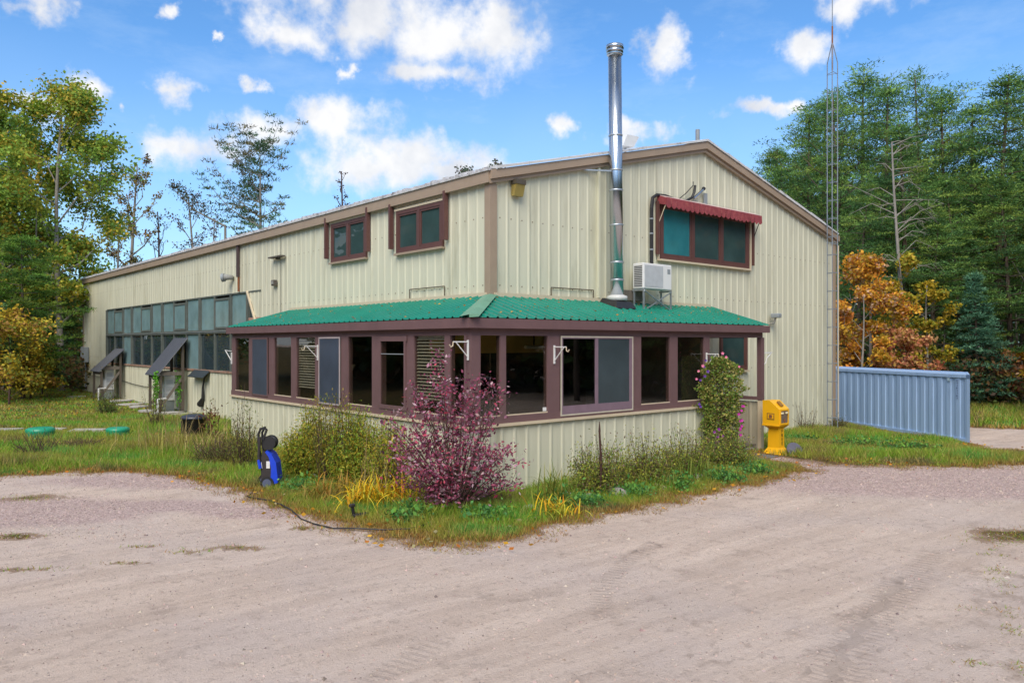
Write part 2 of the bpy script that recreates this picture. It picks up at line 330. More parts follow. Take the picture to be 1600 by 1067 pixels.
def edge_noise(P): x, y = P.T; return .10*np.sin(x*5.3+y*2.1)+.07*np.sin(x*2.7-y*8.3+2)+.05*np.sin(x*13+y*11)+.04*np.sin(-x*19+y*7+1)
def grass_sd(P):
    s = np.maximum(np.maximum(seg_dist(P, polyA), seg_dist(P, polyB)), seg_dist(P, polyC))
    for px, py, ry, rx in patches:
        c = np.array(G(px, py)); dd = P-c; u = dd@RT; v = dd@FW
        s = np.maximum(s, (1-np.sqrt((u/rx)**2+(v/ry)**2))*.45-.12)
    return s + edge_noise(P)*.9
def axis(a, b, st, far):
    c = np.arange(a, b, st); g = []; s = st; v = b
    while v < far: s *= 1.22; v += s; g.append(v)
    h = []; s = st; v = a
    while v > -far: s *= 1.22; v -= s; h.append(v)
    return np.array(h[::-1]+list(c)+g)
gx_ = axis(-17, 24, .14, 900); gy_ = axis(-14.5, 22, .14, 900)
GX, GY = np.meshgrid(gx_, gy_); GP = np.stack([GX.ravel(), GY.ravel()], 1); GZ = gz(GP[:, 0], GP[:, 1])
sdg = grass_sd(GP)
thin = np.clip(seg_dist(GP, polyD)*.8, 0, 1)
trk = np.zeros(len(GP)); tl = np.zeros(len(GP))
tracks = [([(1452,862),(1420,920),(1375,965),(1330,1030),(1300,1110)], .17), ([(1395,905),(1345,965),(1290,1040),(1250,1110)], .13), ([(570,1075),(612,1045),(655,1020),(690,1000)], .14), ([(935,960),(945,920),(975,880),(1020,850)], .12)]
for pts, hw in tracks:
    W = [np.array(G(*p)) for p in pts]; acc_l = 0
    for a, b in zip(W[:-1], W[1:]):
        ab = b-a; Ln = np.linalg.norm(ab); t = np.clip(((GP-a)@ab)/(ab@ab), 0, 1); dd = np.hypot(*(GP-(a+t[:, None]*ab)).T)
        m_ = np.clip(1.5-dd/hw, 0, 1); up = m_ > trk; trk = np.where(up, m_, trk); tl = np.where(up, acc_l+t*Ln, tl); acc_l += Ln
nx, ny = len(gx_), len(gy_)
ii = np.arange(ny-1)[:, None]*nx+np.arange(nx-1)[None, :]; F4 = np.stack([ii, ii+1, ii+nx+1, ii+nx], -1).reshape(-1, 4)
fs = sdg[F4].mean(1)
groundmat = bpy.data.materials.new('ground'); groundmat.use_nodes = True; t = groundmat.node_tree; b_ = t.nodes['Principled BSDF']; b_.inputs['Roughness'].default_value = .92; b_.inputs['Specular IOR Level'].default_value = .2
def GN(ty, **k):
    n = t.nodes.new(ty)
    for a, v in k.items(): setattr(n, a, v)
    return n
geo = GN('ShaderNodeNewGeometry'); gpos = geo.outputs['Position']
def gnoise(scale, detail=6, rough=.6, vec=None):
    n = GN('ShaderNodeTexNoise'); n.inputs['Scale'].default_value = scale; n.inputs['Detail'].default_value = detail; n.inputs['Roughness'].default_value = rough; t.links.new(vec or gpos, n.inputs[0]); return n.outputs[0]
def gmix(fac, a, b, blend='MIX'):
    n = GN('ShaderNodeMix', data_type='RGBA', blend_type=blend)
    for s_, v in ((0, fac), (6, a), (7, b)):
        if isinstance(v, (int, float)): n.inputs[s_].default_value = v
        elif isinstance(v, tuple): n.inputs[s_].default_value = (*v, 1)
        else: t.links.new(v, n.inputs[s_])
    return n.outputs[2]
def gmap(v, a, b, c=0.0, d=1.0, smooth=True):
    n = GN('ShaderNodeMapRange'); n.interpolation_type = 'SMOOTHSTEP' if smooth else 'LINEAR'; t.links.new(v, n.inputs[0])
    for i, q in zip((1, 2, 3, 4), (a, b, c, d)): n.inputs[i].default_value = q
    return n.outputs[0]
def gm2_(op, a, b=0.0):
    n = GN('ShaderNodeMath', operation=op)
    for i, v in enumerate((a, b)):
        if isinstance(v, (int, float)): n.inputs[i].default_value = v
        else: t.links.new(v, n.inputs[i])
    return n.outputs[0]
mpg = GN('ShaderNodeMapping'); p0 = np.array(G(100, 980)); p1 = np.array(G(1150, 780)); an = math.atan2(*(p1-p0)[::-1])
mpg.inputs['Rotation'].default_value = (0, 0, -an); mpg.vector_type = 'POINT'; t.links.new(gpos, mpg.inputs[0])
mp2 = GN('ShaderNodeMapping'); mp2.inputs['Scale'].default_value = (.16, 1.5, 1); t.links.new(mpg.outputs[0], mp2.inputs[0])
streak = gnoise(1.5, 8, .72, mp2.outputs[0]); big = gnoise(.35, 5); mid = gnoise(2.2, 7, .65); fine_ = gnoise(28, 6, .75); fine2 = gnoise(90, 3, .7)
vor = GN('ShaderNodeTexVoronoi'); vor.inputs['Scale'].default_value = 30; t.links.new(gpos, vor.inputs[0])
c_ = gmix(gmap(streak, .35, .66), (.68, .545, .455), (.54, .42, .345))
c_ = gmix(gmap(big, .42, .62, 0, .45), c_, (.57, .475, .435))
c_ = gmix(gmap(mid, .54, .70, 0, .5), c_, (.33, .25, .205))
c_ = gmix(gmap(mid, .30, .44, .40, 0), c_, (.66, .55, .47))
c_ = gmix(gmap(fine_, .55, .72, 0, .5), c_, (.27, .205, .17)); c_ = gmix(gmap(fine_, .28, .42, .45, 0), c_, (.76, .66, .59))
c_ = gmix(gmap(fine2, .60, .75, 0, .5), c_, (.16, .125, .12))
gat = GN('ShaderNodeAttribute', attribute_name='grass'); cat_ = GN('ShaderNodeAttribute', attribute_name='crush'); tat = GN('ShaderNodeAttribute', attribute_name='track'); lat = GN('ShaderNodeAttribute', attribute_name='tracklen'); that = GN('ShaderNodeAttribute', attribute_name='thin')
# coarse pinkish crushed stone
crf = gmap(gm2_('ADD', cat_.outputs['Fac'], gm2_('MULTIPLY', mid, .5)), .45, .95)
cst = gmix(gmap(vor.outputs['Color'], .2, .8), (.38, .265, .25), (.64, .48, .45)); cst = gmix(gmap(fine2, .5, .7, 0, .7), cst, (.10, .065, .065))
c_ = gmix(gm2_('MULTIPLY', crf, .8), c_, cst)
# tread marks
wv = gm2_('SINE', gm2_('MULTIPLY', lat.outputs['Fac'], 62.0)); tread = gm2_('MULTIPLY', gmap(wv, -.2, .6), gmap(gm2_('ADD', tat.outputs['Fac'], gm2_('MULTIPLY', mid, .5)), .55, 1.2))
c_ = gmix(gm2_('MULTIPLY', tread, .22), c_, (.26, .19, .16)); c_ = gmix(gmap(tat.outputs['Fac'], 0, 1, 0, .08), c_, (.22, .16, .13))
c_ = gmix(gm2_('MULTIPLY', that.outputs['Fac'], gmap(mid, .48, .6, 0, .55)), c_, (.20, .13, .075))
soil = gmix(gmap(mid, .4, .65), (.085, .075, .025), (.17, .105, .045)); soil = gmix(gmap(fine_, .5, .7, 0, .6), soil, (.05, .06, .02))
rim = gmix(gmap(fine_, .4, .6), (.24, .125, .045), (.15, .085, .045))
gr = gm2_('ADD', gat.outputs['Fac'], gm2_('MULTIPLY', gm2_('SUBTRACT', fine_, .5), .55)); gr = gm2_('ADD', gr, gm2_('MULTIPLY', gm2_('SUBTRACT', mid, .5), .4))
c_ = gmix(gmap(gr, .34, .52, 0, .6), c_, rim); sc = gmap(gnoise(9, 7, .75), .52, .66, 0, .55); c_ = gmix(sc, c_, (.34, .26, .215)); c_ = gmix(gmap(gr, .62, .85), c_, soil)
t.links.new(c_, b_.inputs['Base Color'])
bh = gm2_('ADD', gm2_('MULTIPLY', fine_, 1.3), gm2_('MULTIPLY', fine2, .4)); bh = gm2_('ADD', bh, gm2_('MULTIPLY', streak, 1.6)); bh = gm2_('SUBTRACT', bh, gm2_('MULTIPLY', tread, .25)); bh = gm2_('ADD', bh, gm2_('MULTIPLY', mid, .8))
bh = gm2_('ADD', bh, gm2_('MULTIPLY', gm2_('MULTIPLY', vor.outputs['Distance'], crf), .8))
bp = GN('ShaderNodeBump'); bp.inputs['Strength'].default_value = .8; bp.inputs['Distance'].default_value = .028; t.links.new(bh, bp.inputs['Height']); t.links.new(bp.outputs[0], b_.inputs['Normal'])
crush = np.zeros(len(GP))
for (px, py, r1, r2) in [(300,752,3.0,.9),(1400,745,7,1.3),(1560,760,5,1.3),(60,800,2,1.2),(1240,722,2.2,1.0),(430,800,1.4,.5),(240,790,1.6,.5)]:
    c = np.array(G(px, py)); dd = GP-c; u = dd@RT; v = dd@FW; crush = np.maximum(crush, np.clip(1.4-np.sqrt((u/r1)**2+(v/r2)**2), 0, 1))
def ground_part(name, sel, label):
    F = F4[sel]; used, inv = np.unique(F, return_inverse=True); inv = inv.reshape(-1, 4)
    me = bpy.data.meshes.new(name); V = np.stack([GP[used, 0], GP[used, 1], GZ[used]], 1).astype(np.float32)
    me.vertices.add(len(V)); me.vertices.foreach_set('co', V.ravel()); me.loops.add(inv.size); me.loops.foreach_set('vertex_index', inv.ravel().astype(np.int32))
    me.polygons.add(len(inv)); me.polygons.foreach_set('loop_start', np.arange(0, inv.size, 4, dtype=np.int32)); me.update(calc_edges=True); me.polygons.foreach_set('use_smooth', [True]*len(inv))
    for an_, arr in (('grass', np.clip(.5+sdg*1.6, 0, 1)), ('crush', crush), ('track', trk), ('tracklen', tl), ('thin', thin)):
        a = me.attributes.new(an_, 'FLOAT', 'POINT'); a.data.foreach_set('value', arr[used].astype(np.float32))
    me.materials.append(groundmat); return tag(link(me, name), label, kind='structure')
fcx = GP[F4[:, 0]]
ground_part('gravel_driveway', fs <= 0, 'wide pinkish grey gravel driveway with faint tyre tracks')
ground_part('ground', fs > 0, 'grassy earth around the building and under the trees')

# ------------------------------------------------------------ barn
barn = empty('metal_barn', (0, 0, 0), 'large cream ribbed metal barn with brown trim and a low gable roof', 'barn')
RIB = [(-.046, 0), (-.018, .015), (.018, .015), (.046, 0)]
def ribbed(u0, u1, P, iv, name, m, parent, pitch=.305, top=None, bot=None, start=.15, rib=RIB, cuts=(), label=None):
    """ribbed sheet from u0 to u1. P(u,off,z)->point, iv(u)->list of (z0,z1) functions"""
    us = {round(u0, 5): 0.0, round(u1, 5): 0.0}
    k = math.floor((u0-start)/pitch)
    def off(u):
        d = (u-start) % pitch
        if d > pitch/2: d -= pitch
        d = abs(d)
        if d < rib[2][0]: return rib[1][1]
        if d < rib[3][0]: return rib[1][1]*(rib[3][0]-d)/(rib[3][0]-rib[2][0])
        return 0.0
    pts = [u0, u1]+[c for c in cuts if u0 < c < u1]; u = start+k*pitch
    while u < u1+pitch:
        pts += [u+r[0] for r in rib if u0 < u+r[0] < u1]; u += pitch
    pts = sorted(set(round(p, 5) for p in pts)); mb = MB(); hi_ = MB()
    full = all(len(iv((a+b)/2)) == 2 for a, b in zip(pts[:-1], pts[1:]) if b-a >= 1e-4); low_ = mb
    for a, b in zip(pts[:-1], pts[1:]):
        if b-a < 1e-4: continue
        oa, ob = off(a), off(b)
        for ki, (z0f, z1f) in enumerate(iv((a+b)/2)):
            mb = hi_ if (full and ki) else low_
            mb.quad(P(a, oa, z0f(a)), P(b, ob, z0f(b)), P(b, ob, z1f(b)), P(a, oa, z1f(a)))
    if hi_.f: hi_.build(name, m, parent)
    if low_.f: return low_.build(name, m, parent, label=label)
K = lambda c: (lambda u: c)
def gtop(u): return (ZE + SLOPE*min(u, GW-u)) - .05
Pg = lambda u, o, z: (u, -o, z); Pl = lambda u, o, z: (-o, u, z)
# openings
tw0, tw1 = on_y(1029), on_y(1168)
tz0 = on_y(1160, 0, 419)[2]; tz1 = on_y(1035, 0, 322)[2]
tz0 = (on_y(1031, 0, 404)[2]+on_y(1165, 0, 421)[2])/2; tz1 = (on_y(1031, 0, 314)[2] + on_y(1168, 0, 345)[2])/2
rw0, rw1 = on_y(1123), on_y(1165.5); rwz0 = on_y(1160, 0, 578)[2]; rwz1 = 3.02
if rw0 < X1+.2: rw0 = X1+.2
G_OPEN = [(tw0, tw1, tz0, tz1), (rw0, rw1, rwz0, rwz1)]
def ivg(u):
    r = [(K(0.0), gtop)]
    for a, b, z0, z1 in G_OPEN:
        if a < u < b: r = [(K(0.0), K(z0)), (K(z1), gtop)]
    return r
n = 16; w = .915; u = 0
while u < GW-.01:
    e = min(u+w, GW); cuts = [c for o in G_OPEN for c in o[:2]]+[GW/2]
    ribbed(u, e, Pg, ivg, 'wall_panel', CREAM, barn, cuts=cuts); u = e
uw = []   # upstairs windows in the long wall (two)
for pxa, pxb, ya, yb, yc, yd in ((694.5, 622, 317, 384, 328.5, 398), (574.5, 519.5, 339, 400, 350, 413)):
    y0, y1 = on_x(pxa), on_x(pxb); zt = (on_x(pxa, 0, ya)[2]+on_x(pxb, 0, yc)[2])/2; zb = (on_x(pxa, 0, yb)[2]+on_x(pxb, 0, yd)[2])/2
    uw.append((y0, y1, zb, zt))
SW0, SW1 = on_x(388), on_x(167.5); SZ0, SZ1 = 1.66, 4.41
SWB = on_x(408)     # foot of the slanting jamb
def slant(u): return SZ1-(SW0-u)/(SW0-SWB)*(SZ1-2.9)
def ivl(u):
    if u > SW0 and u < SW1: return [(K(0.0), K(SZ0)), (K(SZ1), K(ZE-.05))]
    if SWB < u < SW0: return [(K(0.0), K(SZ0)), (slant, K(ZE-.05))]
    for a, b, z0, z1 in uw:
        if a < u < b: return [(K(0.0), K(z0)), (K(z1), K(ZE-.05))]
    return [(K(0.0), K(ZE-.05))]
u = 0
while u < GL-.01:
    e = min(u+w, GL); cuts = [SW0, SW1, SWB]+[c for o in uw for c in o[:2]]
    ribbed(u, e, Pl, ivl, 'wall_panel', CREAM, barn, cuts=cuts); u = e
# hidden sides and the dark core that keeps light out
mb = MB(); mb.box(GW-.02, GW, 0.02, GL-.02, 0, ZE-.05); mb.build('side_wall', CREAM, barn)
mb = MB(); mb.poly([(0, GL, 0), (GW, GL, 0), (GW, GL, ZE-.05), (GW/2, GL, ZA-.05), (0, GL, ZE-.05)]); mb.build('back_wall', CREAM, barn)
mb = MB(); mb.prism([(.16, .16, -.1), (GW-.1, .16, -.1), (GW-.1, .16, ZE-.1), (GW/2, .16, ZA-.12), (.16, .16, ZE-.1)], (0, GL-.3, 0)); mb.build('light_block_core', DARK, barn)
# roof panels
PR = lambda side: (lambda v, o, s: ((s if side == 0 else GW-s), v, ZE+.03+SLOPE*s+o))
for side in (0, 1):
    v = -.14
    while v < GL+.1:
        e = min(v+.915, GL+.14)
        o = ribbed(v, e, PR(side), lambda u: [(K(-.12), K(GW/2))], 'roof_panel', ROOFW, barn, pitch=.23, start=.05); v = e
mb = MB(); n_ = 26
for side in (-1, 1): mb.quad((GW/2, -.16, ZA+.085), (GW/2+side*.22, -.16, ZA+.085-.22*SLOPE), (GW/2+side*.22, GL+.15, ZA+.085-.22*SLOPE), (GW/2, GL+.15, ZA+.085))
mb.build('ridge_cap', RUST, barn)
EDGE = mat('roof_edge_mottled', (.55, .54, .55), .5, .3, 9.0, dirt=(.02, .02, .02), dirt_amt=1.0, dirt_scale=5.0, coord='Object')
v = -.14
while v < GL+.1:
    e = min(v+.915, GL+.14); mb = MB(); k = 0; u = v
    while u < e-.01:
        w2_ = min(.115, e-u); hh_ = (.075 if k % 2 else .035)+random.uniform(-.012, .02); mb.hexa([(-.165, u, ZE-.008), (-.125, u, ZE-.008), (-.125, u+w2_, ZE-.008), (-.165, u+w2_, ZE-.008), (-.165, u+.01, ZE+hh_), (-.06, u+.01, ZE+hh_+.03), (-.06, u+w2_-.01, ZE+hh_+.03), (-.165, u+w2_-.01, ZE+hh_)]); u += .115; k += 1
    tag(mb.build('roof_edge_strip', EDGE, barn), kind='stuff'); v = e
# loose bright edge of the roof sheets over the gable
for k in range(16):
    s0 = k*GW/32*2; s1 = s0+GW/16-.02; mb = MB()
    f = lambda s: ZE+.02+SLOPE*min(s, GW-s)
    if s0 < GW/2 < s1: s1 = GW/2
    jz = random.uniform(0, .03)
    mb.hexa([(s0, -.20, f(s0)+.02), (s1, -.20, f(s1)+.02), (s1, .02, f(s1)+.05), (s0, .02, f(s0)+.05), (s0, -.20, f(s0)+.07+jz), (s1, -.20, f(s1)+.055+jz), (s1, .02, f(s1)+.10), (s0, .02, f(s0)+.10)]); mb.build('roof_edge_flashing', ROOFW, barn)
# rake trims
for sgn in (0, 1):
    for (yy, za, zb, mt, nm) in ((-.17, -.15, .03, TAN, 'rake_trim'), (-.11, -.235, -.152, TAN, 'rake_moulding')):
        xs = [(0, ZE), (GW/2, ZA)] if sgn == 0 else [(GW/2, ZA), (GW, ZE)]
        a, b = xs; e0 = -.1 if sgn == 0 else 0; e1 = .1 if sgn == 1 else 0
        a = (a[0]+e0, a[1]+(e0*SLOPE if sgn == 0 else 0)); b = (b[0]+e1, b[1]-(e1*SLOPE if sgn == 1 else 0))
        y1_ = -.04
        MB().hexa([(a[0], yy, a[1]+za), (b[0], yy, b[1]+za), (b[0], y1_, b[1]+za), (a[0], y1_, a[1]+za), (a[0], yy, a[1]+zb), (b[0], yy, b[1]+zb), (b[0], y1_, b[1]+zb), (a[0], y1_, a[1]+zb)]).build(nm, mt, barn)
v = -.10
while v < GL:     # eave trim in lengths
    e = min(v+3.05, GL+.1); MB().box(-.135, -.042, v+.004, e, ZE-.24, ZE-.01).build('eave_trim', TAN, barn); v = e
for (x0, x1, y0, y1) in ((-.055, .13, -.055, .13), (GW-.12, GW+.05, -.055, .1), (-.055, .1, GL-.12, GL+.05)):
    mb = MB()
    mb.box(x0, x1, y0, y0+.012, 0, ZE-.24); mb.box(x0, x0+.012, y0+.012, y1, 0, ZE-.24)
    if x0 > 1: mb.box(x1-.012, x1, y0+.012, y1+.3, 0, ZE-.24)
    mb.build('corner_trim', TAN, barn)
MB().box(-.03, .05, Y1, GL, -.1, .09).build('foundation', CONC, barn)
MB().box(X1, GW, -.03, .05, -.3, .06).build('foundation', CONC, barn)

def window(parent, axis, a, b, z0, z1, base, nl, frame_m, panes, fw=.09, mull=.1, name='window', proud=.06, sill=None, sash=True, recess=.02):
    """window in a wall plane; axis 'y' = long-wall plane (runs along y), 'x' = gable plane"""
    def bx(mb, u0, u1, zz0, zz1, o0, o1):
        if axis == 'x': mb.box(u0, u1, base-o1, base-o0, zz0, zz1)
        else: mb.box(base-o1, base-o0, u0, u1, zz0, zz1)
    mb = MB(); bx(mb, a, b, z1-fw, z1, -.05, proud); bx(mb, a, b, z0, z0+fw, -.05, proud)
    bx(mb, a, a+fw, z0+fw, z1-fw, -.05, proud); bx(mb, b-fw, b, z0+fw, z1-fw, -.05, proud)
    iw = (b-a-2*fw-(nl-1)*mull)/nl
    for k in range(nl-1): u = a+fw+(k+1)*iw+k*mull; bx(mb, u, u+mull, z0+fw, z1-fw, -.05, proud)
    wo = mb.build(name, frame_m, parent)
    for k in range(nl):
        u = a+fw+k*(iw+mull)
        if sash:
            sb = MB(); s = .045; q = .012
            bx(sb, u, u+iw, z1-fw-s, z1-fw, 0, proud-q); bx(sb, u, u+iw, z0+fw, z0+fw+s, 0, proud-q); bx(sb, u, u+s, z0+fw+s, z1-fw-s, 0, proud-q); bx(sb, u+iw-s, u+iw, z0+fw+s, z1-fw-s, 0, proud-q)
            sb.build('sash', frame_m, wo); g = s
        else: g = 0
        pb = MB(); bx(pb, u+g, u+iw-g, z0+fw+g, z1-fw-g, recess-.006, recess); pb.build('pane', panes[k % len(panes)], wo)
    if sill:
        sb = MB(); bx(sb, a-.03, b+.03, z0-.05, z0-.003, -.02, proud+.05); sb.build('sill', sill, wo)
    return wo
window(barn, 'x', tw0, tw1, tz0, tz1, 0, 3, BROWNW, [GLASST, GLASSU, GLASSU], sill=TANL, label=None) if False else None
w3 = window(barn, 'x', tw0, tw1, tz0, tz1, 0, 3, BROWNW, [GLASST, GLASSU, GLASSU], fw=.10, mull=.11, sill=TANL)
w3['label'] = 'brown triple window, left pane with a teal blind'
for side in (-1, 1):
    e = tw0-.05 if side < 0 else tw1+.05
    MB().box(min(e, e+side*.045), max(e, e+side*.045), -.075, -.035, tz0-.05, tz1+.02).build('side_trim', TANL, w3)
    e = tw0-.17 if side < 0 else tw1+.12
    MB().box(e, e+.06, -.12, -.04, tz0+.1, tz1).build('shutter', BROWNW, w3)
w4 = window(barn, 'x', rw0, rw1, rwz0, rwz1, 0, 1, BROWNW, [GLASSU], fw=.09, sill=TANL)
for a, b, z0, z1 in uw:
    wo = window(barn, 'y', a, b, z0, z1, 0, 2, BROWNW, [GLASSU, GLASSU], fw=.085, mull=.1, sill=TAN)
    MB().box(-.07, -.034, a-.06, b+.06, z1+.003, z1+.05).build('head_trim', TANL, wo)
    for e in (a-.2, b+.13): MB().box(-.15, -.04, e, e+.07, z0+.12, z1+.18).build('shutter', BROWNW, wo)
# a slatted blind behind the panes of the upstairs windows
# strip window of the greenhouse bay: heavy posts, panes each of their own
strip = MB()
sw = empty('strip_window', (0, SW0, SZ0)); sw.parent = barn
mid_z = (on_x(170, 0, 522)[2]+on_x(380, 0, 519)[2])/2
posts = []
NB = 4; bayw = (SW1-SW0)/NB
MB().box(-.02, .06, SWB, SW1, SZ1-.05, SZ1-.002).build('head_rail', STRIPF, sw)
MB().box(-.05, .06, SWB-.1, SW1, SZ0, SZ0+.07).build('bottom_rail', mat('rusty_sill', (.30, .19, .14), .8, .4, 5, dirt=(.3, .1, .04), dirt_amt=.9, dirt_scale=3), sw)
MB().box(-.04, .06, SWB-.3, SW1, mid_z-.07, mid_z+.07).build('middle_rail', STRIPF, sw)
MB().box(-.06, -.04, SWB-.3, SW1, mid_z-.012, mid_z+.012).build('drip_strip', STEEL, sw)
for i in range(NB+1):
    y = SW0+i*bayw; MB().box(-.055, .07, y-.07, y+.07, SZ0+.07, SZ1-.05).build('bay_post', STRIPF, sw)
    if i == NB: break
    for j in (1, 2): yy = y+j*bayw/3; MB().box(-.03, .07, yy-.05, yy+.05, SZ0+.07, SZ1-.05).build('mullion', STRIPF, sw)
    for j in range(3):
        ya = y+j*bayw/3+.06; yb = y+(j+1)*bayw/3-.06
        for r, (za, zb) in enumerate(((SZ0+.07, mid_z-.07), (mid_z+.07, SZ1-.05))):
            gm_ = GLASSP if r == 1 else random.choice([GLASSD, GLASSD, GLASSP, GLASSD])
            if j == 1 and r == 1:
                o = .02; f = MB(); f.box(-.045, -.005, ya, yb, zb-.16, zb-.08); f.box(-.045, -.005, ya, yb, za+.02, za+.09); f.box(-.045, -.005, ya, ya+.05, za+.09, zb-.16); f.box(-.045, -.005, yb-.05, yb, za+.09, zb-.16)
                f.build('sash', STRIPF, sw); pa, pb, pc, pd = ya+.05, yb-.05, za+.09, zb-.16; xx = -.02
            else: pa, pb, pc, pd = ya, yb, za, zb; xx = .03
            MB().box(xx, xx+.006, pa, pb, pc, pd).build('pane', gm_, sw)
        if random.random() < .8:   # curtain edges and odd boards behind the glass
            yy = random.uniform(ya, yb-.15)
MB().prism([(.03, SWB, mid_z+.4), (.03, SW0-.07, mid_z+.4), (.03, SW0-.07, SZ1-.06), (.03, SW0-.02, SZ1-.1)], (.006, 0, 0)).build('pane', GLASSD, sw)
MB().prism([(-.02, SWB-.08, SZ0), (-.02, SW0-.07, SZ0), (-.02, SW0-.07, mid_z+.42), (-.02, SWB-.02, mid_z+.42)], (.02, 0, 0)).build('board', mat('pinkish_plywood', (.42, .24, .18), .8, .2, 4), sw)
MB().bar((-.05, SW0, SZ1), (-.05, SWB, 2.9), .06, .05).build('slanting_jamb', TANL, sw)
# panel laps, screws and small fittings of the long wall
MB().box(-.046, -.036, on_x(440)-.01, on_x(440)+.01, 3.2, ZE-.25).build('panel_lap', mat('grimy_lap', (.28, .27, .2), .8), barn)
for px_, y0_, y1_ in ((375, 380, 455),):
    y = on_x(px_); zt = ZE-.24; zb = SZ1+.02
    MB().box(-.10, -.04, y-.06, y+.08, zt-1.05, zt).build('downspout', mat('dark_brown_trim', (.07, .045, .045), .6), barn); MB().box(-.075, -.038, y-.05, y+.03, zb, zt-1.05).build('rust_stain_strip', RUST, barn)

rm_ = random.Random(4); mb = MB()
for k in range(int(GL/.305)):
    for zz in (2.0, 3.9, 5.3):
        y = .15+k*.305+.10
        if not (SWB-.1 < y < SW1 and zz < 4.5) and not any(a-.1 < y < b+.1 and z0-.1 < zz < z1+.1 for a, b, z0, z1 in uw): mb.box(-.006, 0.001, y-.011, y+.011, zz-.011, zz+.011)
for k in range(int(GW/.305)):
    for zz in (2.0, 3.9, 5.3):
        x = .15+k*.305+.10
        if not any(a-.1 < x < b+.1 and z0-.1 < zz < z1+.1 for a, b, z0, z1 in G_OPEN): mb.box(x-.011, x+.011, -.006, .001, zz-.011, zz+.011)
tag(mb.build('screw_heads', mat('rusty_screws', (.17, .12, .08), .8), barn), kind='stuff')
def wire_frame(x0, x1, z0, z1, axis, base):
    P = (lambda u, z: (u, base-.045, z)) if axis == 'x' else (lambda u, z: (base-.045, u, z))
    mb = MB(); mb.tube([P(x0, z0), P(x0, z1)], .012, 5); mb.tube([P(x0, z1), P(x1, z1)], .012, 5); mb.tube([P(x1, z1), P(x1, z0)], .012, 5); mb.build('old_bracket_frame', mat('rusty_dark_iron', (.10, .075, .05), .8, .3), barn)
g0 = on_y(859); g1 = on_y(925); wire_frame(g0, g1, 3.66, on_y(892, 0, 451.5)[2], 'x', 0)
g0 = on_x(697); g1 = on_x(642.5); wire_frame(g0, g1, 3.66, on_x(670, 0, 450)[2], 'y', 0)

# ------------------------------------------------------------ porch
porch = empty('enclosed_porch', (-D1, -D2, 0), 'glazed brown framed porch wrapping the barn corner under a green metal roof', 'porch')
E1, E2 = -D1-OV, -D2-OV
# roof panels: front slope and long-side slope meeting on the hip
HX = E1; HY_ = E2     # hip foot; hip top is the barn corner
zr = lambda d, D: ZFT+(ZRT-ZFT)*d/D
def Pfront(u, o, s):   # u along x, s distance from the eave
    return (u, E2+s, zr(s, -E2)+o)
def Pside(u, o, s): return (E1+s, u, zr(s, -E1)+o)
RIBS_ = [(-.034, 0), (-.014, .026), (.014, .026), (.034, 0)]
def sfront(u): return (-E2) if u >= 0 else (-E2)*(u-E1)/(-E1)
def sside(u): return (-E1) if u >= 0 else (-E1)*(u-E2)/(-E2)
u = E1
while u < X1+OV-.01:
    e = min(u+.915, X1+OV); ribbed(u, e, Pfront, lambda q: [(K(0.0), sfront)], 'roof_panel', GREENR, porch, pitch=.229, start=.1, rib=RIBS_, cuts=(0,)); u = e
u = E2
while u < Y1+OV-.01:
    e = min(u+.915, Y1+OV); ribbed(u, e, Pside, lambda q: [(K(0.0), sside)], 'roof_panel', GREENR, porch, pitch=.229, start=.1, rib=RIBS_, cuts=(0,)); u = e
rm_ = random.Random(6); mb = MB()
u = E1+.3
while u < X1:
    for s_ in (.12, .8, 1.5):
        if s_ < sfront(u)-.05: p_ = Pfront(u, .02, s_); mb.box(p_[0]-.009, p_[0]+.009, p_[1]-.009, p_[1]+.009, p_[2], p_[2]+.014)
    u += .229
tag(mb.build('screw_heads', mat('rusty_screws', (.17, .12, .08), .8), porch), kind='stuff')
# hip cap
hw = .17; a = Vector((E1-.02, E2-.02, ZFT+.045)); b = Vector((-.03, -.03, ZRT+.035)); d = (b-a).normalized(); s = Vector((d.y, -d.x, 0)).normalized()*hw
mb = MB()
for sg in (-1, 1): mb.quad(a, b, b+s*sg*.8-Vector((0, 0, .03)), a+s*sg-Vector((0, 0, .035)))
mb.quad(a+s, a, a-Vector((0, 0, .05)), a+s-Vector((0, 0, .04))); mb.build('hip_cap', GREENCAP, porch)
# wall flashing
MB().box(0.05, X1, -.075, -.036, ZRT-.02, ZRT+.06).build('wall_flashing', TANL, porch); MB().box(-.075, -.036, .05, Y1, ZRT-.02, ZRT+.06).build('wall_flashing', TANL, porch)
# underside and fascia
mb = MB(); mb.prism([(E1+.03, E2+.03, ZFT-.03), (X1+OV-.02, E2+.03, ZFT-.03), (X1+OV-.02, 0, ZFT-.03), (0, 0, ZFT-.03), (0, Y1+OV-.02, ZFT-.03), (E1+.03, Y1+OV-.02, ZFT-.03)], (0, 0, .012)); mb.build('soffit', BROWN, porch)
for (x0, x1, y0, y1) in ((E1, 2.9, E2, E2+.03), (2.905, X1+OV, E2, E2+.03), (E1, E1+.03, E2+.032, 4.4), (E1, E1+.03, 4.405, Y1+OV), (X1+OV-.03, X1+OV, E2+.032, 0), (E1+.03, 0, Y1+OV-.03, Y1+OV)):
    MB().box(x0, x1, y0, y1, ZF-.02, ZFT-.012).build('fascia_board', BROWN, porch)
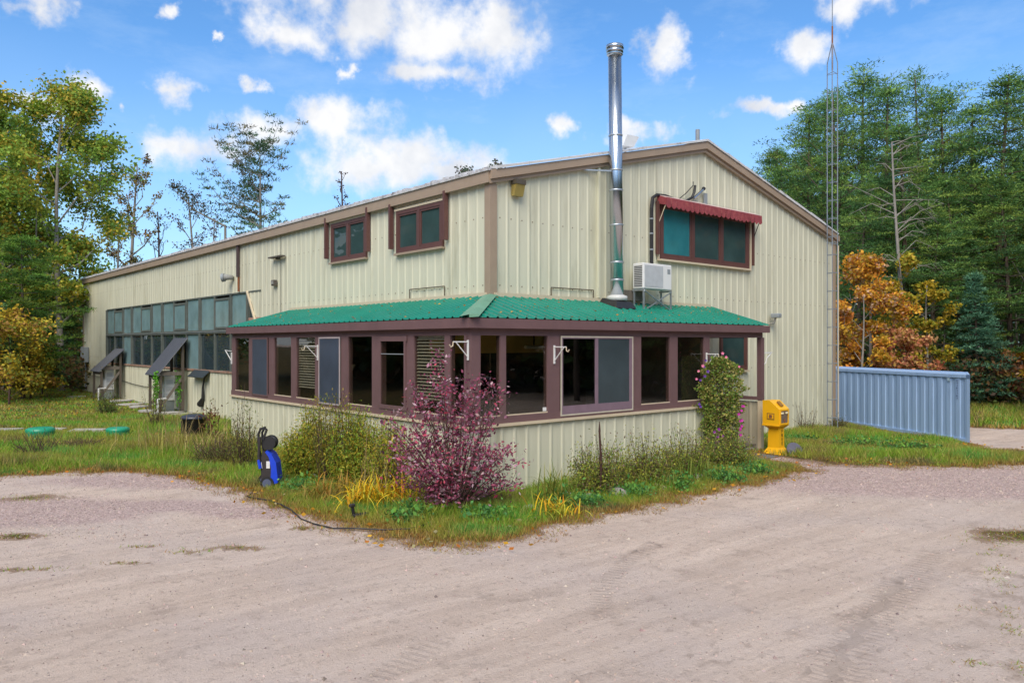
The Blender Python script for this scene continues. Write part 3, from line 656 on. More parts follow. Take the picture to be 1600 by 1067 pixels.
# triangular cheeks at both open ends of the shed roof
MB().prism([(X1+.05, E2+.05, ZFT-.03), (X1+.05, -.04, ZFT-.03), (X1+.05, -.04, ZRT-.03)], (.02, 0, 0)).build('gable_cheek', BROWN, porch)
MB().prism([(E1+.05, Y1+.05, ZFT-.03), (-.04, Y1+.05, ZFT-.03), (-.04, Y1+.05, ZRT-.03)], (0, .02, 0)).build('gable_cheek', BROWN, porch)
HEAD = 2.84; RAIL = 1.39
XD0, XD1 = on_y(1099.5, -D2), on_y(1108, -D2)    # post at the doorway
# header beams
MB().box(-D1, X1, -D2, -D2+.1, HEAD, ZFT-.035).build('header_beam', BROWN, porch)
MB().box(-D1, -D1+.1, -D2+.102, Y1, HEAD, ZFT-.035).build('header_beam', BROWN, porch)
MB().box(X1-.1, X1, -D2+.102, -.04, HEAD, ZFT-.035).build('header_beam', BROWN, porch)
MB().box(-D1+.102, -.04, Y1-.1, Y1, HEAD, ZFT-.035).build('header_beam', BROWN, porch)
# low walls with ribbed sheets, pale cap trim, brown rail
DX = XD1-.02
def low_front(u): return [(K(0.02), K(ZS-.045))]
Pf = lambda u, o, z: (u, -D2-.005-o, z); Ps = lambda u, o, z: (-D1-.005-o, u, z)
u = -D1
while u < DX-.3:
    e = min(u+.915, DX-.09); ribbed(u, e, Pf, low_front, 'wall_panel', CREAM, porch); u = e
    if u >= DX-.1: break
u = -D2
while u < Y1-.01:
    e = min(u+.915, Y1); ribbed(u, e, Ps, low_front, 'wall_panel', CREAM, porch); u = e
Pe = lambda u, o, z: (X1-.03-o, u, z)    # end wall by the doorway, its inner face seen through the opening
Pe2 = lambda u, o, z: (X1+.005+o, u, z)
for Pq in (Pe, Pe2): ribbed(-D2+.1, -.04, Pq, low_front, 'wall_panel', mat('shaded_cream_paint', (.44, .40, .30), .6, .1, 2, dirt=(.2, .17, .12), dirt_amt=.6, dirt_scale=2, stretch=(3, 3, .5)), porch, pitch=.36)  # darker cream than the other walls, with the doorway shade in its colour
ribbed(-D1, -.04, lambda u, o, z: (u, Y1+.005+o, z), low_front, 'wall_panel', CREAM, porch)
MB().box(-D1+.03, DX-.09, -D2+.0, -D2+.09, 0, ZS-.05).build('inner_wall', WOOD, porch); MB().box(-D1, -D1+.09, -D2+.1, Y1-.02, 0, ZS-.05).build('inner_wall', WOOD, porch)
for (x0, x1, y0, y1) in ((-D1-.07, DX-.08, -D2-.07, -D2-.002), (-D1-.07, -D1-.002, -D2+.0, Y1+.02)):
    MB().box(x0, x1, y0, y1, ZS-.05, ZS).build('cap_trim', TANL, porch)
MB().box(-D1-.01, DX-.06, -D2-.03, -D2+.11, ZS+.003, RAIL).build('sill_rail', BROWN, porch)
MB().box(-D1-.03, -D1+.11, -D2+.112, Y1, ZS+.003, RAIL).build('sill_rail', BROWN, porch)
MB().box(X1-.11, X1+.02, -D2+.1, -.05, ZS+.003, ZS+.085).build('sill_rail', BROWN, porch)
MB().box(-D1+.12, -.05, Y1-.11, Y1+.02, ZS+.003, RAIL).build('sill_rail', BROWN, porch)
MB().box(X1-.1, X1+.045, -D2-.02, -D2+.1, ZS, HEAD+.002).build('corner_post', BROWN, porch)
MB().box(X1-.09, X1+.04, -D2-.01, -D2+.09, 0, ZS).build('corner_post', TANL, porch)
MB().box(DX-.09, DX-.0, -D2-.045, -D2+.09, 0, ZS).build('door_post', GREY, porch)
def fpane(u0, u1, z0, z1, m, o=.02): return MB().box(u0, u1, -D2+o, -D2+o+.006, z0, z1).build('pane', m, porch)
# front glazing: posts between the panes
fp = [(750, 781), (790, 855), (874, 987), (1001, 1046), (1058, 1099.5)]
edges = [(-D1, on_y(750, -D2))]
for i in range(len(fp)-1): edges.append((on_y(fp[i][1], -D2), on_y(fp[i+1][0], -D2)))
edges.append((XD0, XD1))
for a, b in edges: MB().box(a, b, -D2-.015, -D2+.1, RAIL+.001, HEAD).build('window_post', BROWN, porch)
for i, (pa, pb) in enumerate(fp):
    a, b = on_y(pa, -D2), on_y(pb, -D2)
    if i == 2:
        w_ = MB(); s = .03
        for (u0, u1, z0, z1) in ((a, b, HEAD-s, HEAD), (a, b, RAIL-.09, RAIL-.06), (a, a+s, RAIL-.06, HEAD-s), (b-s, b, RAIL-.06, HEAD-s)): w_.box(u0, u1, -D2-.045, -D2-.031, z0, z1)
        w_ = w_.build('sliding_window', mat('pale_vinyl_edge', (.52, .47, .38), .5), porch)
        c = on_y(930.5, -D2); fr = MB()
        for (u0, u1, z0, z1) in ((a+s, b-s, RAIL-.058, RAIL+.10), (a+s, b-s, HEAD-s-.02, HEAD-s), (c-.04, c+.04, RAIL+.10, HEAD-s-.02), (b-s-.08, b-s, RAIL+.10, HEAD-s-.02), (a+s, a+s+.03, RAIL+.10, HEAD-s-.02)): fr.box(u0, u1, -D2-.04, -D2-.01, z0, z1)
        fr.build('sash', mat('mauve_sash', (.22, .15, .19), .4, .1), w_)
        MB().box(a+s+.03, c-.04, -D2-.018, -D2-.012, RAIL+.1, HEAD-s-.02).build('pane', glassmat('smoky_glass', (.45, .52, .55), .07, wavy=.03), w_)
        MB().box(c+.04, b-s-.08, -D2-.026, -D2-.022, RAIL+.1, HEAD-s-.02).build('insect_screen', glassmat('front_screen', (.5, .55, .6), .03, .3, opaque=(.045, .065, .075)), w_)
    else:
        fpane(a, b, RAIL+.001, HEAD, GLASS)
        MB().box(a, b, -D2-.012, -D2+.0, RAIL, RAIL+.022).build('glazing_bead', TANL, porch)
MB().box(on_y(849, -D2), on_y(854.5, -D2), -D2+.012, -D2+.018, RAIL+.03, RAIL+.10).build('sticker', WHITE, porch)
# the end of the porch stays open between its posts; long side glazing
sp = [(726, 704), (695.4, 647.6), (633.6, 597), (582, 544.5), (533.8, 500.6), (493, 463.5), (455.6, 429), (420.5, 396), (389.6, 368)]
ys = [(on_x(a, -D1), on_x(b, -D1)) for a, b in sp]
prev = -D2
for a, b in ys:
    MB().box(-D1-.015, -D1+.1, prev+(.102 if prev == -D2 else 0), a, RAIL+.001, HEAD).build('window_post', BROWN, porch); prev = b
MB().box(-D1-.015, -D1+.1, prev, Y1, RAIL+.001, HEAD).build('window_post', BROWN, porch)
MB().box(-D1+.11, -.11, Y1-.16, Y1-.12, .15, ZFT-.05).build('end_dark_sheet', mat('end_reflection_dark', (.045, .05, .035), .7, .5, 3.0), porch); MB().box(-D1+.1, -.04, Y1-.06, Y1-.05, RAIL, HEAD).build('pane', GLASS, porch)  # added dark sheet stands for the dark reflections in the end panes
for i, (a, b) in enumerate(ys):
    if i in (4, 7):
        fr = MB(); s = .035
        for (u0, u1, z0, z1) in ((a, b, HEAD-s, HEAD), (a, b, RAIL-.06, RAIL-.06+s), (a, a+s, RAIL-.06+s, HEAD-s), (b-s, b, RAIL-.06+s, HEAD-s)): fr.box(-D1-.05, -D1-.032, u0, u1, z0, z1)
        fr = fr.build('screen_window', mat('pale_screen_frame', (.42, .36, .36), .5) if i == 4 else BROWN, porch)
        MB().box(-D1-.044, -D1-.036, a+s, b-s, RAIL-.06+s, HEAD-s).build('insect_screen', SCREEN, fr)
    elif i == 2:
        fr = MB(); s = .10
        for (u0, u1, z0, z1) in ((a-s, b+s*.4, HEAD-s, HEAD-.001), (a-s, b+s*.4, RAIL+.001, RAIL+.08), (a-s*.6, a, RAIL+.08, HEAD-s), (b, b+s*.6, RAIL+.08, HEAD-s)): fr.box(-D1-.045, -D1-.016, u0, u1, z0, z1)
        fr = fr.build('casement_window', BROWN, porch); MB().box(-D1-.02, -D1-.012, a, b, RAIL+.08, HEAD-s).build('pane', GLASS, fr); MB().box(-D1-.03, -D1-.021, a, b, HEAD-.36, HEAD-.345).build('glazing_bar', GREY, fr)
    else:
        MB().box(-D1+.02, -D1+.026, a, b, RAIL+.001, HEAD).build('pane', GLASS, porch)
        MB().box(-D1-.012, -D1, a, b, RAIL, RAIL+.02).build('glazing_bead', TANL, porch)
    if i in (1, 5):      # slatted blinds hanging behind the glass
        z = HEAD-.05
        bl = MB().box(-D1+.09, -D1+.15, a-.05, b+.05, HEAD-.06, HEAD-.001).build('venetian_blind', WHITE, porch)
        while z > RAIL+.25:
            MB().hexa([(-D1+.05, a-.04, z-.03), (-D1+.085, a-.04, z), (-D1+.085, b+.04, z), (-D1+.05, b+.04, z-.03), (-D1+.05, a-.04, z-.026), (-D1+.085, a-.04, z+.004), (-D1+.085, b+.04, z+.004), (-D1+.05, b+.04, z-.026)]).build('slat', mat('dull_blind_slat', (.46, .43, .36), .5), bl); z -= .062
# wooden porch floor; dark sheets paint interior shade over the cream back walls
MB().prism([(-D1+.1, -D2+.11, .12), (X1-.12, -D2+.11, .12), (X1-.12, -.05, .12), (-.05, -.05, .12), (-.05, Y1-.12, .12), (-D1+.1, Y1-.12, .12)], (0, 0, .03)).build('porch_floor', WOOD, porch)
SHADE_DARK = mat('interior_shade_dark', (.055, .042, .035), .7, .3, 2.0)
MB().box(-.03, X1-.12, -.10, -.055, .15, ZFT-.05).build('back_shade_sheet', SHADE_DARK, porch); MB().box(-.10, -.055, -.03, Y1-.1, .15, ZFT-.05).build('back_shade_sheet', SHADE_DARK, porch)
MB().box(-1.6, 1.6, -.12, -.102, 2.5, 2.95).build('warm_light_sheet', mat('warm_light_ochre', (.62, .42, .10), .7, .2, 2), porch)  # added ochre sheet, its colour stands for the warm-lit ceiling inside
MB().box(X1-.55, X1-.15, -D2+.15, -D2+.5, 0, .14).build('door_step', CONC, porch)
# ------------------------------------------------------------ fittings and objects
# chimney
cx, cy = on_y(964, -.38), -.38
ch = empty('chimney_pipe', (cx, cy, ZRT-.1), 'tall shiny stainless steel stove chimney rising from the green porch roof', 'chimney')
tx, ty = cx-.075, cy; zt = 9.33; zb = 3.72
def chp(z): k = (z-zb)/(zt-zb); return (cx+(tx-cx)*k, cy, z)
MB().tube([chp(zb), chp(zt)], .152, 32).build('pipe', STAIN, ch, smooth=False)
for o in ch.children:
    o.data.polygons.foreach_set('use_smooth', [len(p.vertices) == 4 for p in o.data.polygons])
for py in (207, 262, 294, 349, 408, 436):
    z = hgt(py, 17.4); MB().tube([chp(z-.022), chp(z-.015), chp(z+.015), chp(z+.022)], [.156, .163, .163, .156], 32, False).build('band', STEEL, ch, smooth=True)
c = chp(zt); MB().lathe(c, [(.15, -.04), (.19, .0), (.165, .03), (.195, .05), (.195, .10), (.17, .115), (.205, .13), (.20, .21), (.15, .225)], 32).build('chimney_cap', STAIN, ch, smooth=True)
MB().lathe((cx, cy, zb-.04), [(.235, 0), (.24, .10), (.16, .13)], 24).build('storm_collar', mat('pale_galvanised', (.6, .6, .58), .5, .1, 5), ch, smooth=True)
MB().hexa([(cx-.36, cy-.32, zb-.23), (cx+.32, cy-.32, zb-.23), (cx+.26, cy+.3, zb-.06), (cx-.26, cy+.3, zb-.06), (cx-.26, cy-.22, zb-.07), (cx+.25, cy-.22, zb-.07), (cx+.22, cy+.25, zb+.03), (cx-.22, cy+.25, zb+.03)]).build('rubber_boot', BLACK, ch)
zs = hgt(262, 17.4); MB().bar((cx-.16, cy, zs-.03), (on_y(908), -.05, on_y(908, 0, 266)[2]), .03).build('stay_rod', STEEL, ch)
MB().bar((cx+.13, cy+.05, zs-.06), (cx+.17, -.05, zs-.35), .025).build('stay_rod', STEEL, ch)
MB().box(cx-.3, cx-.24, -.09, -.036, 3.75, ZE+.6).build('wall_channel', CREAM, ch)
# AC unit on its stand
ax0, ax1 = on_y(1004, -.55), on_y(1046, -.5); az0, az1 = on_y(1020, -.5, 452)[2], on_y(1010, -.55, 411)[2]
ac = empty('air_conditioner', ((ax0+ax1)/2, -.42, az0), 'white outdoor air conditioner unit on a metal stand on the green roof', 'air conditioner')
MB().bbox(((ax0+ax1)/2, -.41, az0), ax1-ax0, .32, az1-az0, .015).build('case', WHITE, ac)
w_ = ax1-ax0; MB().box(ax0+.05*w_, ax0+.68*w_, -.578, -.571, az0+.05, az1-.05).build('fan_grille', mat('pale_grille', (.47, .49, .51), .5), ac)
MB().box(ax1-.16*w_, ax1-.06*w_, -.575, -.571, az1-.22, az1-.10).build('badge', GREY, ac)
for k in range(12):
    z = az0+.05+k*(az1-az0-.1)/12; MB().box(ax0-.006, ax0-.001, -.54, -.30, z, z+.022).build('louvre', mat('vent_slot', (.06, .06, .065), .6), ac)
st = empty('stand', ((ax0+ax1)/2, -.42, 3.6), None); st.parent = ac; st.location = (0, 0, 3.6-az0)
for x in (ax0+.03, ax1-.03):
    for y in (-.56, -.27): MB().bar((x, y, 3.46 if y < -.4 else 3.56), (x, y, az0-.002), .035).build('leg', STEEL, st)
    MB().bar((x, -.58, az0-.03), (x, -.22, az0-.03), .04).build('rail', STEEL, st)
MB().bar((ax0+.03, -.575, 3.47), (ax1-.03, -.575, az0-.05), .025).build('brace', STEEL, st); MB().bar((ax1-.03, -.59, 3.47), (ax0+.03, -.59, az0-.05), .025).build('brace', STEEL, st)
MB().box(ax0-.35, ax0+.5, -.20, -.06, 3.72, az0-.03).build('timber_packer', WOOD, ac)
# awning
aw = empty('awning', ((tw0+tw1)/2, -.04, tz1), 'faded red fabric awning with a scalloped valance over the triple window', 'awning')
b0, b1 = tw0-.12, tw1+.2; ztp = tz1+.17; zfr = tz1+.0
MB().hexa([(b0, -.05, ztp), (b1, -.05, ztp), (b1, -.33, zfr+.06), (b0, -.33, zfr+.06), (b0, -.05, ztp+.015), (b1, -.05, ztp+.015), (b1, -.335, zfr+.075), (b0, -.335, zfr+.075)]).build('top_cloth', mat('bleached_awning', (.55, .40, .38), .8), aw)
mb = MB(); nS = 22; ws = (b1-b0)/nS
for k in range(nS):
    dz = random.uniform(-.015, .02); x = b0+k*ws
    for j in range(6):
        f0, f1 = j/6, (j+1)/6; h = lambda f: -.20-.055*math.sin(math.pi*f)+dz
        mb.quad((x+f0*ws, -.335, zfr+.07), (x+f1*ws, -.335, zfr+.07), (x+f1*ws, -.335-.012*math.sin(k), zfr+.07+h(f1)), (x+f0*ws, -.335-.012*math.sin(k), zfr+.07+h(f0)))
mb.build('valance', RED, aw)
for x in (b0, b1): MB().prism([(x, -.05, ztp), (x, -.33, zfr+.06), (x, -.33, zfr-.12), (x, -.05, zfr-.05)], (.008, 0, 0)).build('side_cloth', RED, aw)
MB().tube([(b1-.06, -.32, zfr-.05), (b1-.04, -.06, zfr-.62)], .012, 6).build('arm', BLACK, aw); MB().tube([(b0+.03, -.32, zfr-.05), (b0+.0, -.06, zfr-.62)], .012, 6).build('arm', TANL, aw)
# conduit from the AC round the awning to the wall bracket
cd = empty('insulated_pipe', (tw0-.2, -.08, az1), 'black insulated pipe climbing beside the triple window to a wall bracket', 'pipe')
p = lambda px, py, y=-.10: on_y(px, y, py)
MB().tube([p(1018, 412), p(1018, 360), p(1018, 325), p(1020, 309), p(1026, 305), p(1040, 306), p(1058, 313), p(1072, 314), p(1081, 309), p(1085, 300), p(1086, 290)], [.045]*5+[.035]*6, 8).build('lagging', BLACK, cd)
MB().tube([p(1060, 312), p(1072, 302), p(1083, 290), p(1083, 284)], .012, 6).build('cable', BLACK, cd); MB().tube([p(1084, 310), p(1099, 296)], .035, 8).build('metal_sleeve', STAIN, cd); MB().tube([p(1099, 296), p(1100, 294)], .05, 8).build('cap', BLACK, cd)
MB().box(on_y(1097), on_y(1101), -.09, -.04, p(1099, 321)[2], p(1099, 301)[2]).build('bracket', GREY, cd)
for py in (342, 365, 390): MB().tube([p(1018, py+1), p(1018, py-1)], .053, 8).build('clip', STEEL, cd)
# lights and small things on walls
lx0, lx1 = on_y(797), on_y(811); lz0, lz1 = on_y(804, 0, 308)[2], on_y(804, 0, 283)[2]
lt = empty('wall_light', (lx0, -.04, lz0), 'dark and amber box light high on the wall near the barn corner', 'light')
MB().hexa([(lx0, -.13, lz0), (lx1, -.13, lz0), (lx1, -.04, lz0), (lx0, -.04, lz0), (lx0, -.2, lz1-.1), (lx1, -.2, lz1-.1), (lx1, -.04, lz1-.1), (lx0, -.04, lz1-.1)]).build('lens', mat('amber_lens', (.33, .25, .07), .3, .2), lt)
MB().box(lx0-.01, lx1+.01, -.215, -.04, lz1-.098, lz1).build('housing', mat('brown_housing', (.09, .075, .055), .5), lt)
cxx = on_y(1202); cm = empty('security_camera', (cxx, -.04, on_y(1202, 0, 500)[2]), 'small grey security camera on the wall above the porch end', 'camera')
z = on_y(1202, 0, 497)[2]; MB().bbox((cxx, -.22, z), .2, .26, .13, .02).build('body', GREY, cm); MB().tube([(cxx, -.2, z), (cxx, -.15, z-.16), (cxx, -.04, z-.16)], .03, 8).build('bracket', mat('camera_grey', (.3, .3, .28)), cm)
for i, (px, py) in enumerate(((438, 402), (432, 442))):
    y = on_x(px); z = on_x(px, 0, py)[2]
    f = empty('wall_bracket', (-.04, y, z), ['thin flat bracket on the long wall left of the small upstairs window', 'little dark square bracket below the flat bracket on the long wall'][i], 'bracket')
    if i == 0: MB().box(-.20, -.04, y-.45, y+.45, z-.02, z+.02).build('arm', mat('dark_iron', (.1, .085, .07)), f); MB().box(-.12, -.04, y-.08, y+.08, z-.07, z-.022).build('foot', mat('dark_iron', (.1, .085, .07)), f)
    else: MB().box(-.12, -.04, y-.12, y+.12, z-.09, z+.08).build('plate', mat('dark_iron', (.1, .085, .07)), f); MB().box(-.16, -.122, y-.05, y+.05, z-.05, z+.05).build('cap', mat('camera_grey', (.3, .3, .28)), f)
y = on_x(366); z = on_x(366, 0, 434)[2]
v_ = empty('round_vent', (-.04, y, z), 'grey round dryer style vent beside the rusty downspout', 'vent'); MB().tube([(-.04, y, z), (-.2, y+.08, z+.01), (-.28, y+.14, z)], [.08, .09, .12], 14).build('duct', mat('camera_grey', (.3, .3, .28)), v_, smooth=True); MB().tube([(-.28, y+.14, z), (-.34, y+.2, z-.01)], [.14, .145], 14).build('hood', GREY, v_)
y = on_x(137); z0, z1 = on_x(137, 0, 566)[2], on_x(137, 0, 542)[2]
mbx = empty('meter_box', (-.04, y, z0), 'grey electrical box near the far end of the long wall', 'electrical box'); MB().bbox((-.15, y, z0), .22, .95, z1-z0, .02).build('box', GREY, mbx); MB().box(-.27, -.262, y-.4, y+.4, z0+.08, z1-.08).build('cover', mat('grey_cover', (.33, .36, .38), .5), mbx); MB().tube([(-.1, y, z0), (-.1, y, .3)], .03, 8).build('conduit', GREY, mbx)
# cracks / cable on lower wall
MB().tube([(-.05, on_x(140), on_x(140, 0, 586)[2]), (-.05, on_x(185), on_x(185, 0, 592)[2]), (-.05, on_x(210), on_x(210, 0, 600)[2]), (-.05, on_x(228), on_x(228, 0, 604)[2]), (-.05, on_x(246), on_x(246, 0, 604)[2])], .015, 5).build('cable', BLACK, barn)
mb = MB(); P_ = [on_x(q[0], -.09, q[1]) for q in ((323, 585), (319, 592), (317, 606), (317, 622), (313, 632))]; mb.tube(P_, [.03, .03, .04, .06, .13], 7); hs = mb.build('hose', BLACK); tag(hs, 'black hose hanging down from the window rail by the black flap', 'hose')
fl = MB(); a = on_x(303, -.06, 578); b = on_x(327, -.06, 580); fl.hexa([(-.05, a[1], 1.66), (-.05, b[1], 1.66), (-.3, b[1], 1.44), (-.3, a[1], 1.44), (-.05, a[1], 1.70), (-.05, b[1], 1.70), (-.31, b[1], 1.46), (-.31, a[1], 1.46)]); tag(fl.build('rubber_flap', mat('dark_tarp', (.03, .04, .045), .6)), 'dark rubber flap folded over the sill of the strip window', 'flap')
# plant hanger brackets
def hanger(px, py, plane, side, label):
    if plane == 'x': z = on_y(px, -D2-.02, py)[2]; u = on_y(px, -D2-.02); Pm = lambda a, o, h: (u+a, -D2-.02-o, z+h)
    else: z = on_x(px, -D1-.02, py)[2]; u = on_x(px, -D1-.02); Pm = lambda a, o, h: (-D1-.02-o, u+a, z+h)
    h = empty('hanging_basket_bracket', Pm(0, 0, 0), label, 'bracket', 'white plant brackets on the porch posts')
    MB().bar(Pm(0, .012, -.32), Pm(0, .012, .03), .028).build('upright', WHITE, h); MB().bar(Pm(0, .012, 0), Pm(0, .33, 0), .02).build('arm', WHITE, h); MB().bar(Pm(0, .012, -.27), Pm(0, .27, -.01), .016).build('brace', WHITE, h)
    MB().tube([Pm(0, .33, 0), Pm(0, .34, -.07), Pm(0, .38, -.09), Pm(0, .41, -.05)], .011, 6).build('hook', TANL, h)
hanger(865.5, 542, 'x', 1, 'white triangular plant bracket on the post left of the big sliding window')
hanger(732, 534, 'y', 1, 'white triangular plant bracket beside the porch corner post, behind the purple bush')
hanger(497, 541, 'y', 1, 'white triangular plant bracket left of the blue grey screened pane')
hanger(1103.5, 553, 'x', 1, 'white plant bracket just above the flowering vine')
yend = Y1
h = empty('shelf_bracket', (X1+.06, -D2-.0, 2.5), 'white scrolled shelf bracket on the outer side of the last porch post', 'bracket')
bz = on_y(1193, -D2, 552)[2]; q0 = X1+.046
MB().box(q0, q0+.02, -D2+.02, -D2+.05, bz-.36, bz+.03).build('upright', WHITE, h); MB().box(q0+.02, q0+.46, -D2+.02, -D2+.05, bz, bz+.03).build('arm', WHITE, h)
MB().tube([(q0+.03, -D2+.035, bz-.3), (q0+.15, -D2+.035, bz-.25), (q0+.22, -D2+.035, bz-.12), (q0+.35, -D2+.035, bz-.04), (q0+.4, -D2+.035, bz)], .012, 6).build('scroll', WHITE, h)
h = empty('hanging_basket_bracket', (-D1, Y1+.02, 2.5), 'white plant bracket at the far left end post of the porch', 'bracket', 'white plant brackets on the porch posts')
MB().bar((-D1-.03, Y1-.03, 2.12), (-D1-.03, Y1-.03, 2.44), .028).build('upright', WHITE, h); MB().bar((-D1-.03, Y1-.03, 2.2), (-D1-.06, Y1+.36, 2.5), .018).build('brace', WHITE, h); MB().bar((-D1-.03, Y1-.03, 2.48), (-D1-.06, Y1+.38, 2.5), .016).build('arm', WHITE, h)

# things on the roof
dx_, dz_ = on_y(974, 3.2), 7.3
ds = empty('satellite_dish', (on_y(977, 1.6), 1.6, ZE+SLOPE*on_y(977, 1.6)), 'flat pale satellite antenna on the roof just right of the chimney', 'antenna')
o = origin(ds); top = on_y(977, 1.6, 214)[2]; MB().tube([(o.x, o.y, o.z), (o.x, o.y, top-.25)], .03, 8).build('mast', GREY, ds); MB().hexa([(o.x-.32, o.y-.2, top-.33), (o.x+.12, o.y-.2, top-.30), (o.x+.12, o.y+.2, top-.30), (o.x-.32, o.y+.2, top-.33), (o.x-.20, o.y-.24, top-.02), (o.x+.30, o.y-.24, top), (o.x+.34, o.y+.15, top), (o.x-.16, o.y+.15, top-.02)]).build('panel', WHITE, ds)
vx = on_y(1090, .5); vz = on_y(1090, .5, 203)[2]
vp = empty('vent_pipe', (vx, .5, ZE+SLOPE*vx), 'short grey vent pipe at the roof peak', 'pipe'); MB().tube([(vx, .5, ZE+SLOPE*vx-.05), (vx, .5, vz)], .06, 12).build('pipe', GREY, vp); MB().lathe((vx, .5, ZE+SLOPE*vx-.04), [(.22, 0), (.09, .18)], 14).build('rusty_collar', RUST, vp)

TOWS = mat('dull_tower_steel', (.20, .23, .27), .6, .15, 8)
# lattice tower at the right corner
tX, tY = on_y(1300.5, -.42), -.42
tow = empty('lattice_tower', (tX, tY, -.05), 'thin grey three legged lattice antenna mast standing at the right corner of the barn', 'tower')
cD = (tX-CAM[0])*FW[0]+(tY-CAM[1])*FW[1]; ztap = hgt(98, cD); zap = hgt(66, cD); r_ = .175; angs = [R_(a) for a in (205, 325, 85)]
legp = [(tX+r_*math.cos(a), tY+r_*math.sin(a)) for a in angs]
for lx, ly in legp: MB().tube([(lx, ly, -.3), (lx, ly, ztap), (tX+.4*(lx-tX), tY+.4*(ly-tY), zap-.25), (tX, tY, zap)], [.016, .016, .014, .013], 8).build('leg', TOWS, tow)
z = .35; k = 0
while z < ztap+.02:
    for i in range(3):
        a, b = legp[i], legp[(i+1) % 3]
        MB().tube([(a[0], a[1], z), (b[0], b[1], z-.03)], .009, 5).build('rung', TOWS, tow)
    z += .575; k += 1
MB().tube([(tX, tY, ztap-.25), (tX, tY, zap+.5)], .025, 8).build('rusty_rod', RUST, tow); MB().tube([(tX, tY, zap+.5), (tX, tY, zap+3.2)], [.016, .010], 8).build('mast', TOWS, tow)
MB().bar((GW-.5, -.05, hgt(377, cD)), (tX+.22, tY, hgt(377, cD)), .03).build('wall_tie', STEEL, tow); MB().bar((tX-.25, tY-.05, hgt(381, cD)), (tX+.25, tY-.05, hgt(381, cD)), .035).build('wall_tie', STEEL, tow)
MB().tube([(GW+.1, -.1, .1), (GW+.1, -.1, ZE-.3)], .035, 8).build('downpipe', TANL, barn)

# shipping container
cA = Vector((*G(1515.5, 693, -.6), -.6)); cB0 = Vector((*G(1305, 660.4, -.6), -.6)); dirc = (cB0-cA).normalized(); nrm = Vector((-dirc.y, dirc.x, 0))
nrm = Vector((cA.x-CAM[0], cA.y-CAM[1], 0)).normalized(); nrm = (Matrix.Rotation(R_(1.2), 3, 'Z') @ nrm) * 1.25
LC, WC, HC = 12.0, 2.4, 2.26
ct = empty('shipping_container', cA, 'blue corrugated steel shipping container behind the right corner of the barn', 'container')
def C_(u, v, z): return cA+dirc*u+nrm*v+Vector((0, 0, z))
def cbox(u0, u1, v0, v1, z0, z1): m_ = MB(); return m_.hexa([C_(u0, v0, z0), C_(u1, v0, z0), C_(u1, v1, z0), C_(u0, v1, z0), C_(u0, v0, z1), C_(u1, v0, z1), C_(u1, v1, z1), C_(u0, v1, z1)])
for u in (0, LC-.14):
    for v in (0, WC-.14): cbox(u, u+.14, v, v+.14, 0, HC).build('corner_post', BLUEC, ct)
for v in (0, WC-.09): cbox(.142, LC-.142, v, v+.09, HC-.11, HC-.004).build('top_rail', BLUEC, ct); cbox(.142, LC-.142, v, v+.09, 0, .14).build('bottom_rail', BLUEC, ct)
for u in (0, LC-.09): cbox(u, u+.09, .142, WC-.142, HC-.11, HC-.004).build('top_rail', BLUEC, ct); cbox(u, u+.09, .142, WC-.142, 0, .14).build('bottom_rail', BLUEC, ct)
cbox(.05, LC-.05, .05, WC-.05, HC-.05, HC-.02).build('roof_sheet', BLUEC, ct)
rb2 = [(-.135, 0), (-.085, .032), (.085, .032), (.135, 0)]
CR = lambda v0, s: (lambda u, o, z: C_(u, v0+s*(.07-o), z))
u = .142
while u < LC-.15:
    e = min(u+1.17, LC-.142)
    for v0, s in ((0, 1), (WC, -1)): ribbed(u, e, CR(v0, s), lambda q: [(K(.14), K(HC-.11))], 'side_panel', BLUEC, ct, pitch=.39, start=.5, rib=rb2)
    u = e
for u0, s in ((0, 1), (LC, -1)): ribbed(.142, WC-.142, (lambda u0, s: (lambda u, o, z: C_(u0+s*(.07-o), u, z)))(u0, s), lambda q: [(K(.14), K(HC-.11))], 'end_panel', BLUEC, ct, pitch=.39, start=.3, rib=rb2)
for u in (.0, LC-.14): cbox(u-.01, u+.15, -.012, -.001, HC-.12, HC+.004).build('corner_casting', mat('darker_blue', (.12, .19, .32), .5), ct)
cbox(.84, .94, -.01, .012, HC-.24, HC-.13).build('lashing_plate', mat('pale_blue', (.4, .52, .6), .5), ct)
def text(s, size, mtx, m, name, parent, ext=.002):
    cu = bpy.data.curves.new(name, 'FONT'); cu.body = s; cu.size = size; cu.extrude = ext; cu.align_x = 'CENTER'; cu.resolution_u = 2
    tmp = bpy.data.objects.new('tmp', cu); col.objects.link(tmp); dg = bpy.context.evaluated_depsgraph_get(); me = bpy.data.meshes.new_from_object(tmp.evaluated_get(dg)); bpy.data.objects.remove(tmp)
    me.transform(mtx); me.materials.clear(); me.materials.append(m); return link(me, name, parent)
from mathutils import Matrix
# small stencilled code running down the container (too small in the photo to read as more than dark marks)
NAVY = mat('navy_stencil', (.03, .045, .16), .6)
for k in range(8):
    z = HC-.17-k*.085; s = .02 if k % 3 else .035
    cbox(.50, .50+s*2, -.0, .012, z-.055, z-.04).build('stencil_mark', NAVY, ct); cbox(.50+s*.6, .50+s*1.2, -.0, .012, z-.04, z).build('stencil_mark', NAVY, ct)

# newspaper box
nx_, ny_, _ = on_g(1212, 708, 0)
nb = empty('newspaper_box', (nx_, ny_, 0), 'yellow plastic newspaper box on a pedestal marked FREE beside the porch doorway', 'newspaper box')
bw, bd = .46, .44
def lb(parent, name, m, pts8): m_ = MB(); m_.hexa([(nx_+a, ny_+b, c) for a, b, c in pts8]); return m_.build(name, m, parent)
hs_ = 1.30
